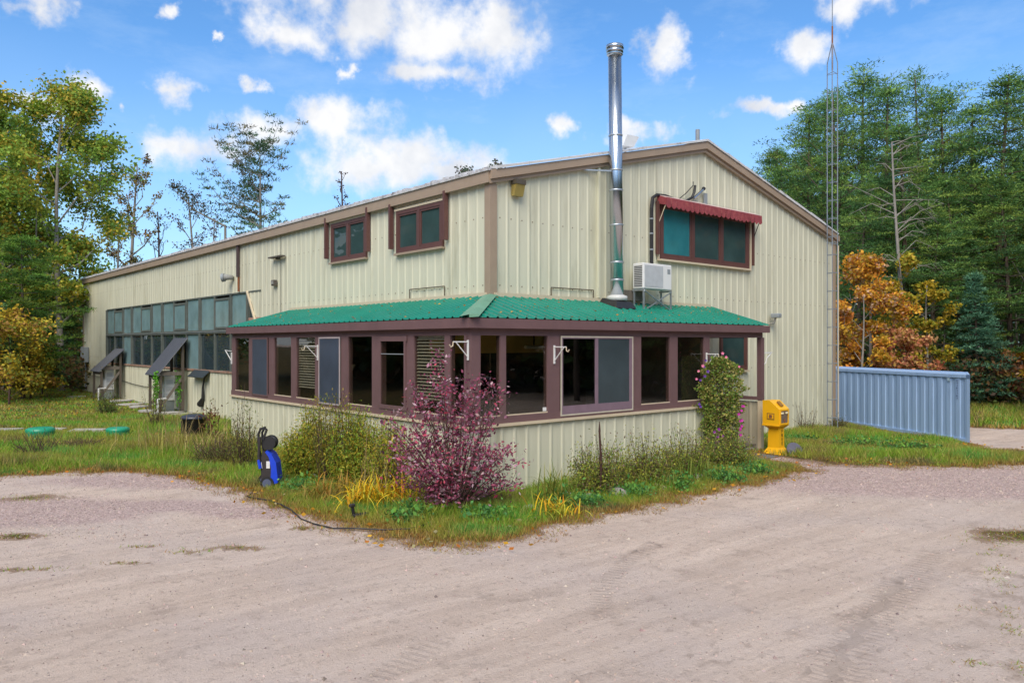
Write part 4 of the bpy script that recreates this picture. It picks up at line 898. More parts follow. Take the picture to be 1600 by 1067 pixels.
# front faces -Y
lb(nb, 'pedestal', YEL, [(-.13,-.16,.10),(.13,-.16,.10),(.13,.14,.10),(-.13,.14,.10),(-.12,-.15,.62),(.12,-.15,.62),(.12,.13,.62),(-.12,.13,.62)])
lb(nb, 'foot', YEL, [(-.24,-.30,.0),(.24,-.30,.0),(.24,.22,.0),(-.24,.22,.0),(-.13,-.17,.15),(.13,-.17,.15),(.13,.14,.15),(-.13,.14,.15)])
lb(nb, 'tray', YEL, [(-.12,-.15,.62),(.12,-.15,.62),(.12,.13,.62),(-.12,.13,.62),(-bw/2,-bd/2,.69),(bw/2,-bd/2,.69),(bw/2,bd/2,.69),(-bw/2,bd/2,.69)])
mbc = MB(); prof = [(-bd/2, .69), (bd/2, .69), (bd/2, hs_), (bd/2-.20, hs_), (-bd/2, 1.10)]
mbc.prism([(nx_-bw/2, ny_+a, z) for a, z in prof], (bw, 0, 0)); mbc.build('cabinet', YEL, nb)
MB().box(nx_-bw/2-.014, nx_-bw/2-.001, ny_-bd/2-.01, ny_+bd/2+.01, .69, .72).build('edge_rib', YEL, nb)
dr = MB(); y_ = ny_-bd/2
for (x0, x1, z0, z1) in ((-.20, .20, 1.06, 1.10), (-.20, .20, .72, .76), (-.20, -.16, .76, 1.06), (.16, .20, .76, 1.06)): dr.box(nx_+x0, nx_+x1, y_-.02, y_-.001, z0, z1)
dr = dr.build('door', YEL, nb); MB().box(nx_-.16, nx_+.16, y_-.008, y_-.002, .76, 1.06).build('window', glassmat('brown_tinted_window', None, .05, opaque=(.16, .11, .07)), dr)
for sx in (-1, 1): MB().bbox((nx_+sx*.10-.02, y_-.03, .98), .09, .035, .045, .008).build('latch', mat('cream_plastic', (.75, .68, .45), .4), dr)
MB().box(nx_-.012, nx_+.03, y_-.02, y_-.009, .78, .86).build('emblem', RUST, dr)
MB().hexa([(nx_-.07, y_+.05, 1.165), (nx_+.05, y_+.05, 1.165), (nx_+.05, y_+.16, 1.27), (nx_-.07, y_+.16, 1.27), (nx_-.07, y_+.03, 1.185), (nx_+.05, y_+.03, 1.185), (nx_+.05, y_+.14, 1.29), (nx_-.07, y_+.14, 1.29)]).build('coin_slot', mat('amber_dark', (.30, .15, .03), .5), nb)
MB().box(nx_-bw/2-.006, nx_-bw/2-.001, ny_-.10, ny_+.10, .84, 1.0).build('side_placard', mat('amber_dark', (.30, .15, .03), .5), nb)
MB().box(nx_-bw/2-.010, nx_-bw/2-.007, ny_-.075, ny_+.075, .865, .975).build('side_placard', YEL, nb); MB().box(nx_-bw/2-.014, nx_-bw/2-.011, ny_-.04, ny_+.04, .88, .96).build('emblem', RUST, nb)
for k, chh in enumerate('FREE'):
    mt_ = Matrix.Translation((0+.02, -.162+.0045*0, .52-k*.10)) @ Matrix.Rotation(R_(90), 4, 'X')
    text(chh, .115, mt_, BLACK, 'letter', nb)
# round lid leaning in the grass, door mat
p = G(1242, 711); dk = MB(); c = Vector((p[0], p[1], .13)); 
pts = [Vector((math.cos(a_)*.21, 0, math.sin(a_)*.19)) for a_ in np.linspace(0, 2*math.pi, 19)[:-1]]; rm = Matrix.Rotation(R_(-25), 3, 'Z') @ Matrix.Rotation(R_(-28), 3, 'X')
dk.prism([c+rm@q for q in pts], tuple(rm@Vector((0, .025, 0)))); tag(dk.build('stone_disc', mat('slate', (.11, .105, .14), .6, .2, 4)), 'dark round slate disc tilted in the grass right of the yellow box', 'disc')
p = G(1188, 714); dm = MB(); dm.hexa([(p[0]-.75, p[1]-.25, .01), (p[0]+.35, p[1]-.25, .01), (p[0]+.4, p[1]+.35, .01), (p[0]-.7, p[1]+.35, .01), (p[0]-.75, p[1]-.25, .035), (p[0]+.35, p[1]-.25, .035), (p[0]+.4, p[1]+.35, .035), (p[0]-.7, p[1]+.35, .035)]); tag(dm.build('door_mat', mat('grey_mat', (.16, .16, .16), .9)), 'grey door mat on the ground in front of the porch doorway', 'mat')

# pressure washer
wx, wy = G(418, 762); pw = empty('pressure_washer', (wx, wy, 0), 'blue and black upright pressure washer with wheels at the edge of the gravel', 'pressure washer', rz=0)
BLUEP = mat('bright_blue_plastic', (.012, .06, .62), .35, .08)
U = RT; V2 = FW
def W_(a, b, z): return (wx+U[0]*a+V2[0]*b, wy+U[1]*a+V2[1]*b, z)
def wprism(prof, b0, b1, m, name, parent=None):    # profile in (a,z), thickness b
    q = MB(); q.prism([W_(a, b0, z) for a, z in prof], (V2[0]*(b1-b0), V2[1]*(b1-b0), 0)); return q.build(name, m, parent or pw)
wprism([(-.07,.12),(.14,.12),(.14,.42),(.07,.68),(-.05,.72),(-.09,.5)], -.13, .13, mat('charcoal_plastic', (.035, .03, .03), .5), 'body')
wprism([(.10,.10),(.225,.13),(.235,.2),(.20,.50),(.12,.66),(.03,.73),(.0,.70),(.07,.60),(.11,.4)], -.145, .15, BLUEP, 'front_cover')
wprism([(.02,.40),(.085,.40),(.085,.53),(.02,.53)], -.137, -.131, WHITE, 'label_plate')
wprism([(-.10,.41),(-.05,.40),(-.07,.52)], -.137, -.131, WHITE, 'label_plate')
for b in (-.16, .14):
    wh = MB(); c = W_(.04 if b < 0 else -.10, b, .125); q1 = W_(.04 if b < 0 else -.10, b+.06, .125); wh.tube([c, q1], .125, 24); wh = wh.build('wheel', BLACK, pw)
    c0 = W_(.04 if b < 0 else -.10, b-.012, .125); MB().tube([c0, c], .082, 20).build('hub_cap', mat('grey_blue_hub', (.10, .12, .2), .4), wh)
for b in (-.11, .11): MB().tube([W_(-.05, b, .45), W_(-.13, b, .80), W_(-.135, b, 1.03), W_(-.09, b, 1.12)], .022, 8).build('handle_bar', BLACK, pw)
MB().tube([W_(-.09, -.13, 1.12), W_(-.09, .13, 1.12)], .024, 8).build('grip', BLACK, pw); MB().bar(W_(-.09, -.1, 1.125), W_(.02, -.1, 1.115), .03).build('grip', BLACK, pw); MB().bar(W_(.02, -.1, 1.115), W_(-.05, -.1, .92), .035).build('grip', BLACK, pw)
c = W_(.045, 0, .86); rl = MB(); rl.tube([W_(.045, -.10, .86), W_(.045, -.08, .86)], .13, 24); rl.tube([W_(.045, -.08, .86), W_(.045, .08, .86)], .085, 24); rl.tube([W_(.045, .08, .86), W_(.045, .10, .86)], .13, 24); rl.build('hose_reel', BLACK, pw)
for b in np.linspace(-.06, .06, 5):
    MB().tube([W_(.045+.10*math.cos(a_), b, .86+.10*math.sin(a_)) for a_ in np.linspace(0, 2*math.pi, 17)], .014, 6, False).build('hose_coil', mat('black_hose', (.03, .035, .04), .4), pw)
MB().tube([W_(-.10, -.14, .98), W_(-.115, -.145, .62), W_(-.10, -.15, .48)], .028, 8).build('spray_gun', mat('charcoal_plastic', (.035, .03, .03), .5), pw); MB().tube([W_(-.115, -.15, .56), W_(-.085, -.155, .40)], .03, 8).build('spray_gun', BLUEP, pw)
# its cable
pp = [(402,764),(392,772),(386,776),(392,779),(420,783),(440,792),(455,800),(470,811),(490,820),(520,827),(555,830),(600,832),(640,829),(668,822)]
tag(MB().tube([(*G(a, b), .025+.01*math.sin(a)) for a, b in pp], .011, 6).build('power_cable', BLACK), 'black cable trailing from the pressure washer along the grass edge', 'cable')
# black sprinkler in the grass
sx_, sy_ = G(556, 808); sp_ = empty('lawn_sprinkler', (sx_, sy_, 0), 'small black sprinkler standing in the grass by the cable', 'sprinkler')
MB().bbox((sx_+.06, sy_-.03, .015), .26, .12, .06, .015).build('base', BLACK, sp_); MB().tube([(sx_-.04, sy_, .06), (sx_-.06, sy_, .19)], .025, 8).build('post', BLACK, sp_); MB().bbox((sx_-.065, sy_, .18), .09, .06, .05, .01).build('head', mat('charcoal_plastic', (.035, .03, .03)), sp_)
# grey pipe half hidden in the bushes
a = G(470, 745); b = G(503, 757); tag(MB().tube([(a[0], a[1], .22), (b[0], b[1], .10)], .022, 8).build('metal_rod', STEEL), 'grey metal rod sticking out of the olive shrub', 'rod')
a = G(552, 762); b = G(632, 728); tag(MB().tube([(a[0], a[1], .12), (a[0]+1.2*RT[0], a[1]+1.2*RT[1]+.3, .62)], .022, 8).build('metal_rod', STEEL), 'grey metal rod leaning into the purple bush', 'rod')
# stones of the flower bed
for i, (px, py, s, m_, lab) in enumerate([(1026,765,.17,STONEP,'rounded pink stone at the edge of the flower bed'),(1049,757,.16,STONE,'flat grey stone just right of the pink stone'),(964,775,.22,STONE,'largest grey stone in the flower bed, left of the pink stone'),(924,781,.15,STONE,'pale grey stone between the strap leaves and the largest stone'),(882,783,.2,STONE,'flat stone under the clump of strap leaves'),(829,797,.15,STONE,'small grey stone right of the purple bush'),(1088,749,.2,STONE,'long low grey stone near the flowering vine')]):
    x, y = G(px, py); rr = MB(local=True); rs = np.random.default_rng(i); pr = []
    nseg = 10
    for j, (zz, q) in enumerate([(0, .85), (.3, 1.0), (.62, .82), (.86, .5), (.95, .12)]):
        for k in range(nseg): a_ = 2*math.pi*k/nseg; w2 = s*q*(1+.16*math.sin(2*a_+i)+rs.uniform(-.07, .07)); rr.v.append((math.cos(a_)*w2*1.25, math.sin(a_)*w2*.85, zz*s*.8*(1+rs.uniform(-.05, .05))))
    for j in range(4):
        for k in range(nseg): k2 = (k+1) % nseg; rr.f.append((j*nseg+k, j*nseg+k2, (j+1)*nseg+k2, (j+1)*nseg+k))
    rr.f.append(tuple(4*nseg+k for k in range(nseg))); o = rr.build('stone', m_, smooth=True); o.location = (x, y, -.01); o.rotation_euler = (0, 0, rs.uniform(0, 3)); tag(o, lab, 'stone', 'stones in the flower bed')

# left side: composter, lids, slabs
x, y = G(303, 683, 0); bk = empty('composter', (x, y, 0), 'black plastic barrel composter standing in tall grass by the porch end', 'barrel')
MB().lathe((x, y, 0), [(.27, 0), (.30, .05), (.33, .52), (.345, .53)], 24).build('barrel', BLACK, bk, smooth=True); MB().lathe((x, y, .53), [(.36, 0), (.37, .03), (.33, .09), (.2, .13)], 24).build('lid', mat('blue_black_lid', (.03, .035, .055), .35), bk, smooth=True); MB().bar((x-.37, y-.1, .5), (x-.37, y-.1, .12), .04).build('strap', BLACK, bk)
GL_ = mat('green_plastic_lid', (.015, .30, .17), .35, .1, 3)
for px, py, r, h_, lab in ((63, 688, .36, .34, 'green ribbed septic tank lid at the left, standing proud of the grass'), (184, 682, .31, .27, 'green septic tank lid nearer the barn')):
    x, y = G(px, py); e = empty('septic_lid', (x, y, 0), lab, 'lid', 'green septic lids'); MB().lathe((x, y, 0), [(r*.97, 0), (r*1.0, h_*.3), (r*.96, h_*.34), (r*1.0, h_*.4), (r*.97, h_*.62), (r*1.02, h_*.7), (r*.99, h_*.95), (r*.8, h_*1.05), (r*.2, h_*1.1)], 28).build('lid', GL_, e, smooth=True)
for px0, px1, py, lab in ((-30, 38, 675, 'grey paving slab at the left edge of the frame'), (56, 105, 674, 'middle grey paving slab behind the green lid'), (117, 168, 676, 'grey paving slab nearest the barn, between the lids')):
    a = G(px0, py); b = G(px1, py-1); m_ = MB(); w2 = np.array(FW)*.45; m_.hexa([(a[0], a[1], .02), (b[0], b[1], .02), (b[0]-w2[0]+.1, b[1]-w2[1], .02), (a[0]-w2[0], a[1]-w2[1], .02), (a[0], a[1], .12), (b[0], b[1], .10), (b[0]-w2[0]+.1, b[1]-w2[1], .10), (a[0]-w2[0], a[1]-w2[1], .08)]); tag(m_.build('paving_slab', CONC), lab, 'slab', 'grey slabs in the lawn')

# two heat pumps in home made shelters against the long wall
TIN = mat('black_corrugated_tin', (.055, .06, .075), .45, .15, 4)
VINE = mat('weathered_post', (.10, .08, .06), .9, .2, 5)
def shelter(pxh, pyh, pxl, pyl, wy_, out, lab, labu, big):
    yc = on_x(pxh, -.15); zh = on_x(pxh, -.15, pyh)[2]
    y0, y1 = yc-.0, yc+wy_; xo = -out; zl = zh-(1.35 if big else 1.0)
    e = empty('lean_to_shelter', (-.1, yc, 0), lab, 'shelter', 'lean-to shelters on the long wall')
    r2 = [(-.05, 0), (-.02, .03), (.02, .03), (.05, 0)]
    rp = ribbed(y0-.1, y1+.1, lambda u, o, s: (-.15-s, u, zh-(zh-zl)*s/out+o), lambda q: [(K(-.05), K(out))], 'roof_sheet', TIN, e, pitch=.2, rib=r2)
    sol = rp.modifiers.new('thick', 'SOLIDIFY'); sol.thickness = .02
    for yy in (y0+.04, y1-.04):
        for xx, zt_ in ((-.25, zh-.12), (-out, zl+.05)): MB().bar((xx, yy, 0), (xx, yy, zt_-.03), .09).build('post', VINE, e)
        MB().bar((-.2, yy, 1.55), (-out, yy, 1.55), .05, .14).build('rail', WOOD, e)
        MB().bar((-.25, yy, 1.4), (-out+.04, yy, .35), .05, .09).build('brace', WOOD, e)
    MB().bar((-out, y0+.04, zl-.08), (-out, y1-.04, zl-.08), .05, .12).build('beam', WOOD, e)
    h = empty('heat_pump', (-.55, yc+.45, .45), labu, 'heat pump', 'white heat pumps in the lean-to shelters')
    MB().bbox((-.62, yc+wy_/2, .5), .40, .62, .95, .02).build('case', WHITE, h)
    for k in range(3): MB().box(-.74, -.5, yc+wy_/2-.318, yc+wy_/2-.311, .62+k*.26, .78+k*.26).build('louvre_panel', mat('pale_grey_louvre', (.55, .56, .57), .5), h)
    MB().box(-.825, -.822, yc+wy_/2-.2, yc+wy_/2+.25, .6, 1.3).build('fan_grille', mat('pale_grille', (.47, .49, .51)), h)
    for s in (-.2, .2): MB().box(-.8, -.42, yc+wy_/2+s-.03, yc+wy_/2+s+.03, 0, .498).build('foot', STEEL, h)
    dp = MB(); dp.tube([(-.9, yc-.1, .62), (-1.25, yc-.3, .62), (-1.25, yc-.3, .05)], .035, 8); tag(dp.build('drain_pipe', WHITE), 'white drain pipe bent down beside the '+('nearer' if big else 'farther')+' shelter', 'pipe', 'white drain pipes by the shelters')
    return yc
ya_ = shelter(290, 531, 250, 570, 1.4, 1.05, 'taller weathered lean-to with black tin roof and green vines on its posts', 'white heat pump inside the taller lean-to shelter', True)
yb_ = shelter(192, 547, 155, 575, 1.5, 1.05, 'smaller weathered lean-to with black tin roof at the far end of the windows', 'white heat pump inside the smaller far lean-to', False)
# pale rubble at the wall foot
for i, (px, py, s) in enumerate([(188,628,.5),(203,634,.45),(218,638,.4),(122,620,.4),(240,645,.5),(262,650,.5),(285,652,.35),(160,619,.4)]):
    x, y = G(px, py); m_ = MB(); n6 = 7; rs = np.random.default_rng(50+i); top = [(x+s*1.2*math.cos(2*math.pi*k/n6)*rs.uniform(.7, 1.1), y+s*math.sin(2*math.pi*k/n6)*rs.uniform(.7, 1.1), .07) for k in range(n6)]
    m_.prism(top, (0, 0, .06)); tag(m_.build('flat_rock', CONC), ['pale flat rock lying along the foot of the long wall', 'pale flat rock lying along the foot of the long wall'][0], 'rock', 'pale flat rocks along the long wall')
# ------------------------------------------------------------ vegetation
def limb_set(items, sides=6):
    """items: list of (pts, radii) -> MB"""
    mb = MB(local=True)
    for pts, r in items: mb.tube(pts, r, sides, False)
    return mb
PINE_COLS = [(.095,.20,.055),(.14,.27,.065),(.20,.34,.075),(.11,.24,.08),(.26,.36,.07),(.075,.165,.06)]
def pine_meshes(h, wid, crown, seed, tufts=9, cols=PINE_COLS, tuft_size=.55, per=26, gap=.75, taper=.75, up=.25, irregular=.35, leaf=.3):
    r = np.random.default_rng(seed); rnd = random.Random(seed)
    tr = []; bend = r.normal(0, .018, 2)*h; zs = np.linspace(0, h, 9); rad = h*.0145
    def axis_(z): k = z/h; return np.array([bend[0]*k*k, bend[1]*k*k, z])
    tr.append(([axis_(z) for z in zs], [rad*(1-.9*z/h)+.012 for z in zs]))
    C = []; Dn = []; CC = []
    z = crown*h
    while z < h*.985:
        k = (z-crown*h)/(h-crown*h); prof = (min(1, .35+k*4) if k < .16 else 1)*(1-k)**taper+.05
        for j in range(rnd.choice([3, 4, 5])):
            a = rnd.uniform(0, 2*math.pi); ln = wid*.5*prof*rnd.uniform(1-irregular, 1+irregular)
            if rnd.random() < .08: ln *= .3
            p0 = axis_(z); d = np.array([math.cos(a), math.sin(a), 0]); rise = up*ln*(rnd.uniform(-.1, 1)+k*1.6)
            pts = [p0, p0+d*ln*.5+[0, 0, rise*.35], p0+d*ln+[0, 0, rise]]
            tr.append((pts, [rad*.28*(1-k)+.012, rad*.16*(1-k)+.01, .006]))
            side = np.array([-d[1], d[0], 0])
            nt_ = max(2, int(tufts*ln/(wid*.5)+1)); shade = rnd.uniform(.78, 1.2)
            for q in range(nt_):
                s = .28+.72*(q+rnd.random())/nt_; off_ = rnd.uniform(-1, 1)*ln*.30*(1.15-s*.6)
                c = p0+d*ln*s+side*off_+np.array([0, 0, rise*s*s+rnd.uniform(-.08, .12)])
                C.append(c); CC.append(rnd.choice(cols)); Dn.append(shade*rnd.uniform(.75, 1.25))
        z += gap*rnd.uniform(.7, 1.3)*(1-.45*k)
    for _ in range(5): C.append(axis_(h*rnd.uniform(.97, 1.01))+r.normal(0, .12, 3)); CC.append(cols[1]); Dn.append(1)
    C = np.array(C); CC = np.array(CC)*np.array(Dn)[:, None]; n = len(C)
    Cr = np.repeat(C, per, 0); cc = np.repeat(CC, per, 0)*r.uniform(.75, 1.3, (n*per, 1))
    dirs = unit(r.normal(size=(n*per, 3))*np.array([1, 1, .26])+np.array([0, 0, .16])); ts = tuft_size*r.uniform(.15, 1.0, (n*per, 1))
    P = Cr+dirs*ts*np.array([1, 1, .5])
    # needle sprays: long thin triangles pointing outwards and up
    ax = unit(dirs+r.normal(size=dirs.shape)*.5+np.array([0, 0, .25])); sd = unit(np.cross(ax, r.normal(size=ax.shape))); L_ = leaf*r.uniform(.6, 1.3, (n*per, 1))
    V = np.stack([P+sd*L_*.16, P-sd*L_*.16, P+ax*L_], 1).reshape(-1, 3)
    return tr, V, np.clip(cc, 0, 1)
def make_tree(name, tr, V, k, cc, bark, loc=(0, 0, 0), rz=0, label=None, cat='tree', group=None, crown_name='crown', s=1):
    e = empty(name, loc, label, cat, group, rz)
    limb_set(tr).build('trunk', bark, e, smooth=True)
    if len(V): soup(crown_name, V, k, cc, LEAF, e)
    e.scale = (s, s, s); return e
def copy_tree(src, loc, rz, s, label, group=None, sz=None):
    o = src.copy(); col.objects.link(o); o.location = loc; o.rotation_euler = (0, 0, rz); o.scale = (s, s, sz or s)
    o['label'] = label
    if group: o['group'] = group
    elif 'group' in o: del o['group']
    for c in src.children: d = c.copy(); col.objects.link(d); d.parent = o
    return o
def broad_meshes(h, wid, crown, seed, cols, leaves=9000, leaf=.16, levels=3, nb=9, flat=0, dens=1.0, clump=.5, w=None, upness=.9, spread_top=1.0):
    r = np.random.default_rng(seed); rnd = random.Random(seed); tr = []; tips = []
    rad = max(.03, h*.012)
    def axis_(z): k = z/h; return np.array([math.sin(seed+k*3)*.03*h*k, math.cos(seed*2+k*2.5)*.03*h*k, z])
    zs = np.linspace(0, h*.95, 8); tr.append(([axis_(z) for z in zs], [rad*(1-.88*z/h)+.008 for z in zs]))
    def grow(p, d, ln, rr, lev):
        d = d/np.linalg.norm(d); m = p+d*ln*.5+r.normal(0, ln*.06, 3); e = p+d*ln+r.normal(0, ln*.08, 3)+np.array([0, 0, ln*.06])
        tr.append(([p, m, e], [rr, rr*.7, max(.004, rr*.4)])); 
        for s in (.55, .8, 1.0): tips.append((p+(e-p)*s, ln))
        if lev > 0:
            for _ in range(rnd.choice([2, 3, 3])):
                s = rnd.uniform(.35, .95); grow(p+(e-p)*s, d+r.normal(0, .55, 3)+np.array([0, 0, .15]), ln*rnd.uniform(.42, .62), rr*.45, lev-1)
    for i in range(nb):
        z = h*(crown+(.92-crown)*(i+rnd.random()*.7)/nb); k = (z/h-crown)/(1-crown); a = i*2.4+rnd.uniform(-.5, .5)
        prof = math.sin(math.pi*min(1, .22+.72*k))**.7*spread_top if k > .05 else .8
        ln = wid*.42*prof*rnd.uniform(.7, 1.15); grow(axis_(z), np.array([math.cos(a), math.sin(a), upness*rnd.uniform(.3, 1.1)+k*.6]), ln, rad*.42*(1.1-k), levels-1)
    T = np.array([t_[0] for t_ in tips]); n = int(leaves*dens); idx = r.integers(0, len(T), n)
    tc_ = np.array([cols[i] for i in r.choice(len(cols), len(T), p=w)])*r.uniform(.75, 1.25, (len(T), 1))
    P = T[idx]+r.normal(size=(n, 3))*clump*np.array([1, 1, .7])*wid*.07; cc = tc_[idx]*r.uniform(.7, 1.3, (n, 1))
    V = leaf_quads(P, leaf, .3, .7); return tr, V, np.clip(cc, 0, 1)

# white pines of the wood on the right and behind
PK_W = dict(tuft_size=.82, per=62, leaf=.20)
pv = [pine_meshes(20, 9.0, .26, 11, taper=.72, tufts=7, up=.30, irregular=.5, gap=.95, **PK_W), pine_meshes(20, 8.2, .30, 12, taper=.62, irregular=.65, tufts=6, up=.45, gap=1.0, **PK_W), pine_meshes(20, 10.5, .18, 13, tufts=8, taper=.85, irregular=.5, up=.18, gap=.9, **PK_W), pine_meshes(20, 7.4, .34, 14, taper=.7, irregular=.7, tufts=6, up=.55, gap=1.0, **PK_W)]
protos = []
RIGHT = [  # px, distance, top py, width factor, variant, label
 (1195,60,238,1.0,2,'low pine showing just over the right slope of the barn roof'),
 (1228,56,262,.8,0,'short pine in the gap left of the lattice tower'),
 (1262,52,182,1.0,1,'pine with a tilted crown just left of the lattice tower'),
 (1284,57,160,1.0,0,'tall pine straight behind the lattice tower'),
 (1312,47,150,.95,3,'narrow pine just right of the lattice tower'),
 (1347,50,121,1.05,1,'tall leafy topped pine between the tower and the bare leaning trunk'),
 (1383,46,140,.95,0,'broad pine behind the bare leaning trunk'),
 (1440,52,117,.85,3,'pine with the highest thin spire of the wood'),
 (1418,44,200,1.0,2,'mid height pine right of the bare leaning trunk'),
 (1478,47,148,1.0,1,'pine left of the right hand gap in the wood'),
 (1518,50,168,.9,0,'pine in the dip of the skyline right of the highest spire'),
 (1556,46,128,1.05,2,'big bushy pine near the right edge of the frame'),
 (1600,48,132,1.0,1,'tall pine cut by the right edge of the frame'),
 (1640,46,150,1.0,0,'pine just beyond the right edge of the frame'),
 (1500,43,275,1.0,2,'lower pine with layered boughs above the blue green spruce'),
 (1580,42,270,1.0,2,'lower pine with heavy boughs at the right edge'),
 (1338,43,285,.9,2,'low dense pine above the orange maple'),
 (1455,42,330,1.0,2,'small pine with drooping boughs left of the spruce'),
 (1700,50,150,1,1,'pine well outside the right edge of the frame'),(1770,52,150,1,0,'farthest pine outside the right edge of the frame')]
for i, (px, D, py, wf, vi, lab) in enumerate(RIGHT):
    x, y, _ = at_d(px, D); z = float(gz(x, y)); h = hgt(py, D)-z; s = h/20
    if vi >= len(protos) or protos[vi] is None:
        while len(protos) <= vi: protos.append(None)
        tr, V, cc = pv[vi]; protos[vi] = make_tree('pine_tree', tr, V, 3, cc, BARK, (x, y, z), random.uniform(0, 6), lab); o = protos[vi]
    else: o = copy_tree(protos[vi], (x, y, z), random.uniform(0, 6), s, lab)
    o.scale = (s*wf*1.02, s*wf*1.02, s)
for i in range(len(protos)):
    assert protos[i] is not None
# second row filling the wood
for k in range(15):
    px = 1215+k*36+random.uniform(-8, 8); D = random.uniform(58, 74); x, y, _ = at_d(px, D); z = float(gz(x, y)); h = hgt(random.uniform(225, 300), D)-z
    copy_tree(protos[k % 4], (x, y, z), random.uniform(0, 6), h/20, 'shaded pine standing deep in the wood behind the front row', 'pines deep in the right hand wood')
# spruce
SPR = [(.11,.26,.16),(.15,.32,.19),(.2,.4,.23),(.08,.2,.12)]
tr, V, cc = pine_meshes(8, 4.6, .04, 21, tufts=11, cols=SPR, tuft_size=.34, per=22, gap=.32, taper=.95, up=-.08, irregular=.18, leaf=.2)
for px, D, py, lab in ((1527,40,428,'blue green young spruce right of the orange maple'),(1478,41,560,'small spruce at the foot of the wood behind the container'),(1500,43,520,'half grown spruce left of the blue green spruce')):
    x, y, _ = at_d(px, D); z = float(gz(x, y)); s = (hgt(py, D)-z)/8
    if px == 1527: spr = make_tree('spruce_tree', tr, V, 3, cc, BARK, (x, y, z), 0, lab, s=s)
    else: copy_tree(spr, (x, y, z), random.uniform(0, 6), s, lab)
# autumn maples
OR_ = [(.60,.24,.03),(.66,.33,.035),(.50,.18,.04),(.70,.40,.04),(.42,.28,.03),(.60,.38,.22)]
YE_ = [(.50,.36,.03),(.36,.33,.03),(.58,.40,.05),(.26,.28,.03)]
PK_ = [(.58,.25,.12),(.62,.36,.16),(.45,.15,.08),(.52,.33,.08)]
for px, D, py, wd, colz, sd, nl, lab in ((1362,39,398,4.4,OR_,31,8000,'orange leaved maple rising over the left end of the blue container'),(1345,37,452,3.6,OR_,32,5000,'smaller orange maple tight beside the lattice tower'),(1413,40.5,392,3.2,YE_,33,4000,'yellow leaved tree around the bare leaning trunk'),(1452,39.5,436,2.8,YE_,34,3000,'yellow crowned sapling over the middle of the container'),(1395,37,530,3.6,PK_,35,4000,'low rusty pink shrubby maple behind the container'),(1575,40,566,2.6,PK_,36,1700,'pinkish orange bush right of the container'),(1598,40,560,2.8,OR_,37,1800,'small orange bush at the right edge'),(1562,58,300,5,YE_,38,3500,'yellow tree glimpsed through the pines at the right')):
    x, y, _ = at_d(px, D); z = float(gz(x, y)); h = hgt(py, D)-z
    tr, V, cc = broad_meshes(h, wd, .12, sd, colz, leaves=nl, leaf=.17, clump=.62)
    make_tree('maple_tree' if h > 4 else 'autumn_bush', tr, V, 4, cc, BARKG, (x, y, z), 0, lab, 'tree' if h > 4 else 'bush')
# bare leaning trunk
x, y, _ = at_d(1412, 41); z = float(gz(x, y)); h = hgt(222, 41)-z
tr = []; R3 = Vector((RT[0], RT[1], 0)); 
def tp(k): return Vector((0, 0, 0))+R3*(-.55*k+.3*math.sin(k*5)*.3)+Vector((0, 0, h*k))
tr.append(([tp(k) for k in np.linspace(0, 1, 10)], [.14*(1-.8*k)+.01 for k in np.linspace(0, 1, 10)]))
rr = random.Random(5)
for k in range(34):
    t0 = rr.uniform(.45, 1); p = tp(t0); s_ = rr.choice([1, 1, -1]); ln = rr.uniform(.8, 3.4)*(1.15-t0*.5); dz = rr.uniform(-.3, .6); F3 = Vector((FW[0], FW[1], 0))*rr.uniform(-.5, .5)
    e = p+(R3*s_+F3)*ln+Vector((0, 0, dz*ln)); m = (p+e)/2+Vector((0, 0, rr.uniform(0, .35)*ln)); tr.append(([p, m, e], [.028, .018, .006]))
    for j in range(4): q = m+(e-m)*rr.random(); tr.append(([q, q+Vector((rr.uniform(-.5, .5), rr.uniform(-.5, .5), rr.uniform(-.6, .3)))], [.01, .004]))
e = empty('dead_tree', (x, y, z), 'bare pale leaning trunk with dry twigs in front of the right hand pines', 'tree'); limb_set(tr).build('trunk', BARKG, e, smooth=True)
# slender trunks showing between the maples
for k, (px, D, py) in enumerate([(1436,41,470),(1446,43,480),(1330,42,430),(1470,42,500),(1540,43,470),(1556,44,430),(1389,42,520),(1590,43,400)]):
    x, y, _ = at_d(px, D); z = float(gz(x, y)); h = hgt(py, D)-z; e = empty('bare_sapling', (x, y, z), 'thin bare grey sapling trunk at the edge of the right hand wood', 'tree', 'bare saplings at the wood edge')
    rr = random.Random(k); tr = [([Vector((rr.uniform(-.1, .1)*q, rr.uniform(-.1, .1)*q, h*q/6)) for q in range(7)], [.075-.009*q for q in range(7)])]
    for j in range(7): q = h*rr.uniform(.4, .95); tr.append(([Vector((0, 0, q)), Vector((rr.uniform(-1.2, 1.2), rr.uniform(-1.2, 1.2), q+rr.uniform(.1, .9)))], [.022, .005]))
    limb_set(tr, 5).build('trunk', BARKG, e, smooth=True)

# left side trees
POP = [(.22,.34,.045),(.30,.38,.05),(.42,.40,.045),(.17,.30,.055),(.50,.36,.045)]
x, y, _ = at_d(96, 42); h = hgt(160, 42); tr, V, cc = broad_meshes(h, 8.2, .22, 41, POP, leaves=38000, leaf=.18, levels=3, nb=20, clump=.60, w=[.27,.27,.2,.16,.10])
make_tree('poplar_tree', tr, V, 4, cc, BARKG, (x, y, 0), 0, 'big green and gold poplar left of the barn, the tallest tree on that side')
x, y, _ = at_d(8, 44); h = hgt(172, 44); tr, V, cc = broad_meshes(h, 7, .2, 42, POP, leaves=30000, leaf=.18, nb=18, clump=.62, w=[.3,.3,.15,.2,.05])
make_tree('poplar_tree', tr, V, 4, cc, BARKG, (x, y, 0), 0, 'green and yellow poplar cut by the left edge of the frame')
LPN = [(.08,.17,.025),(.11,.22,.03),(.15,.26,.035),(.055,.13,.028),(.19,.27,.04)]
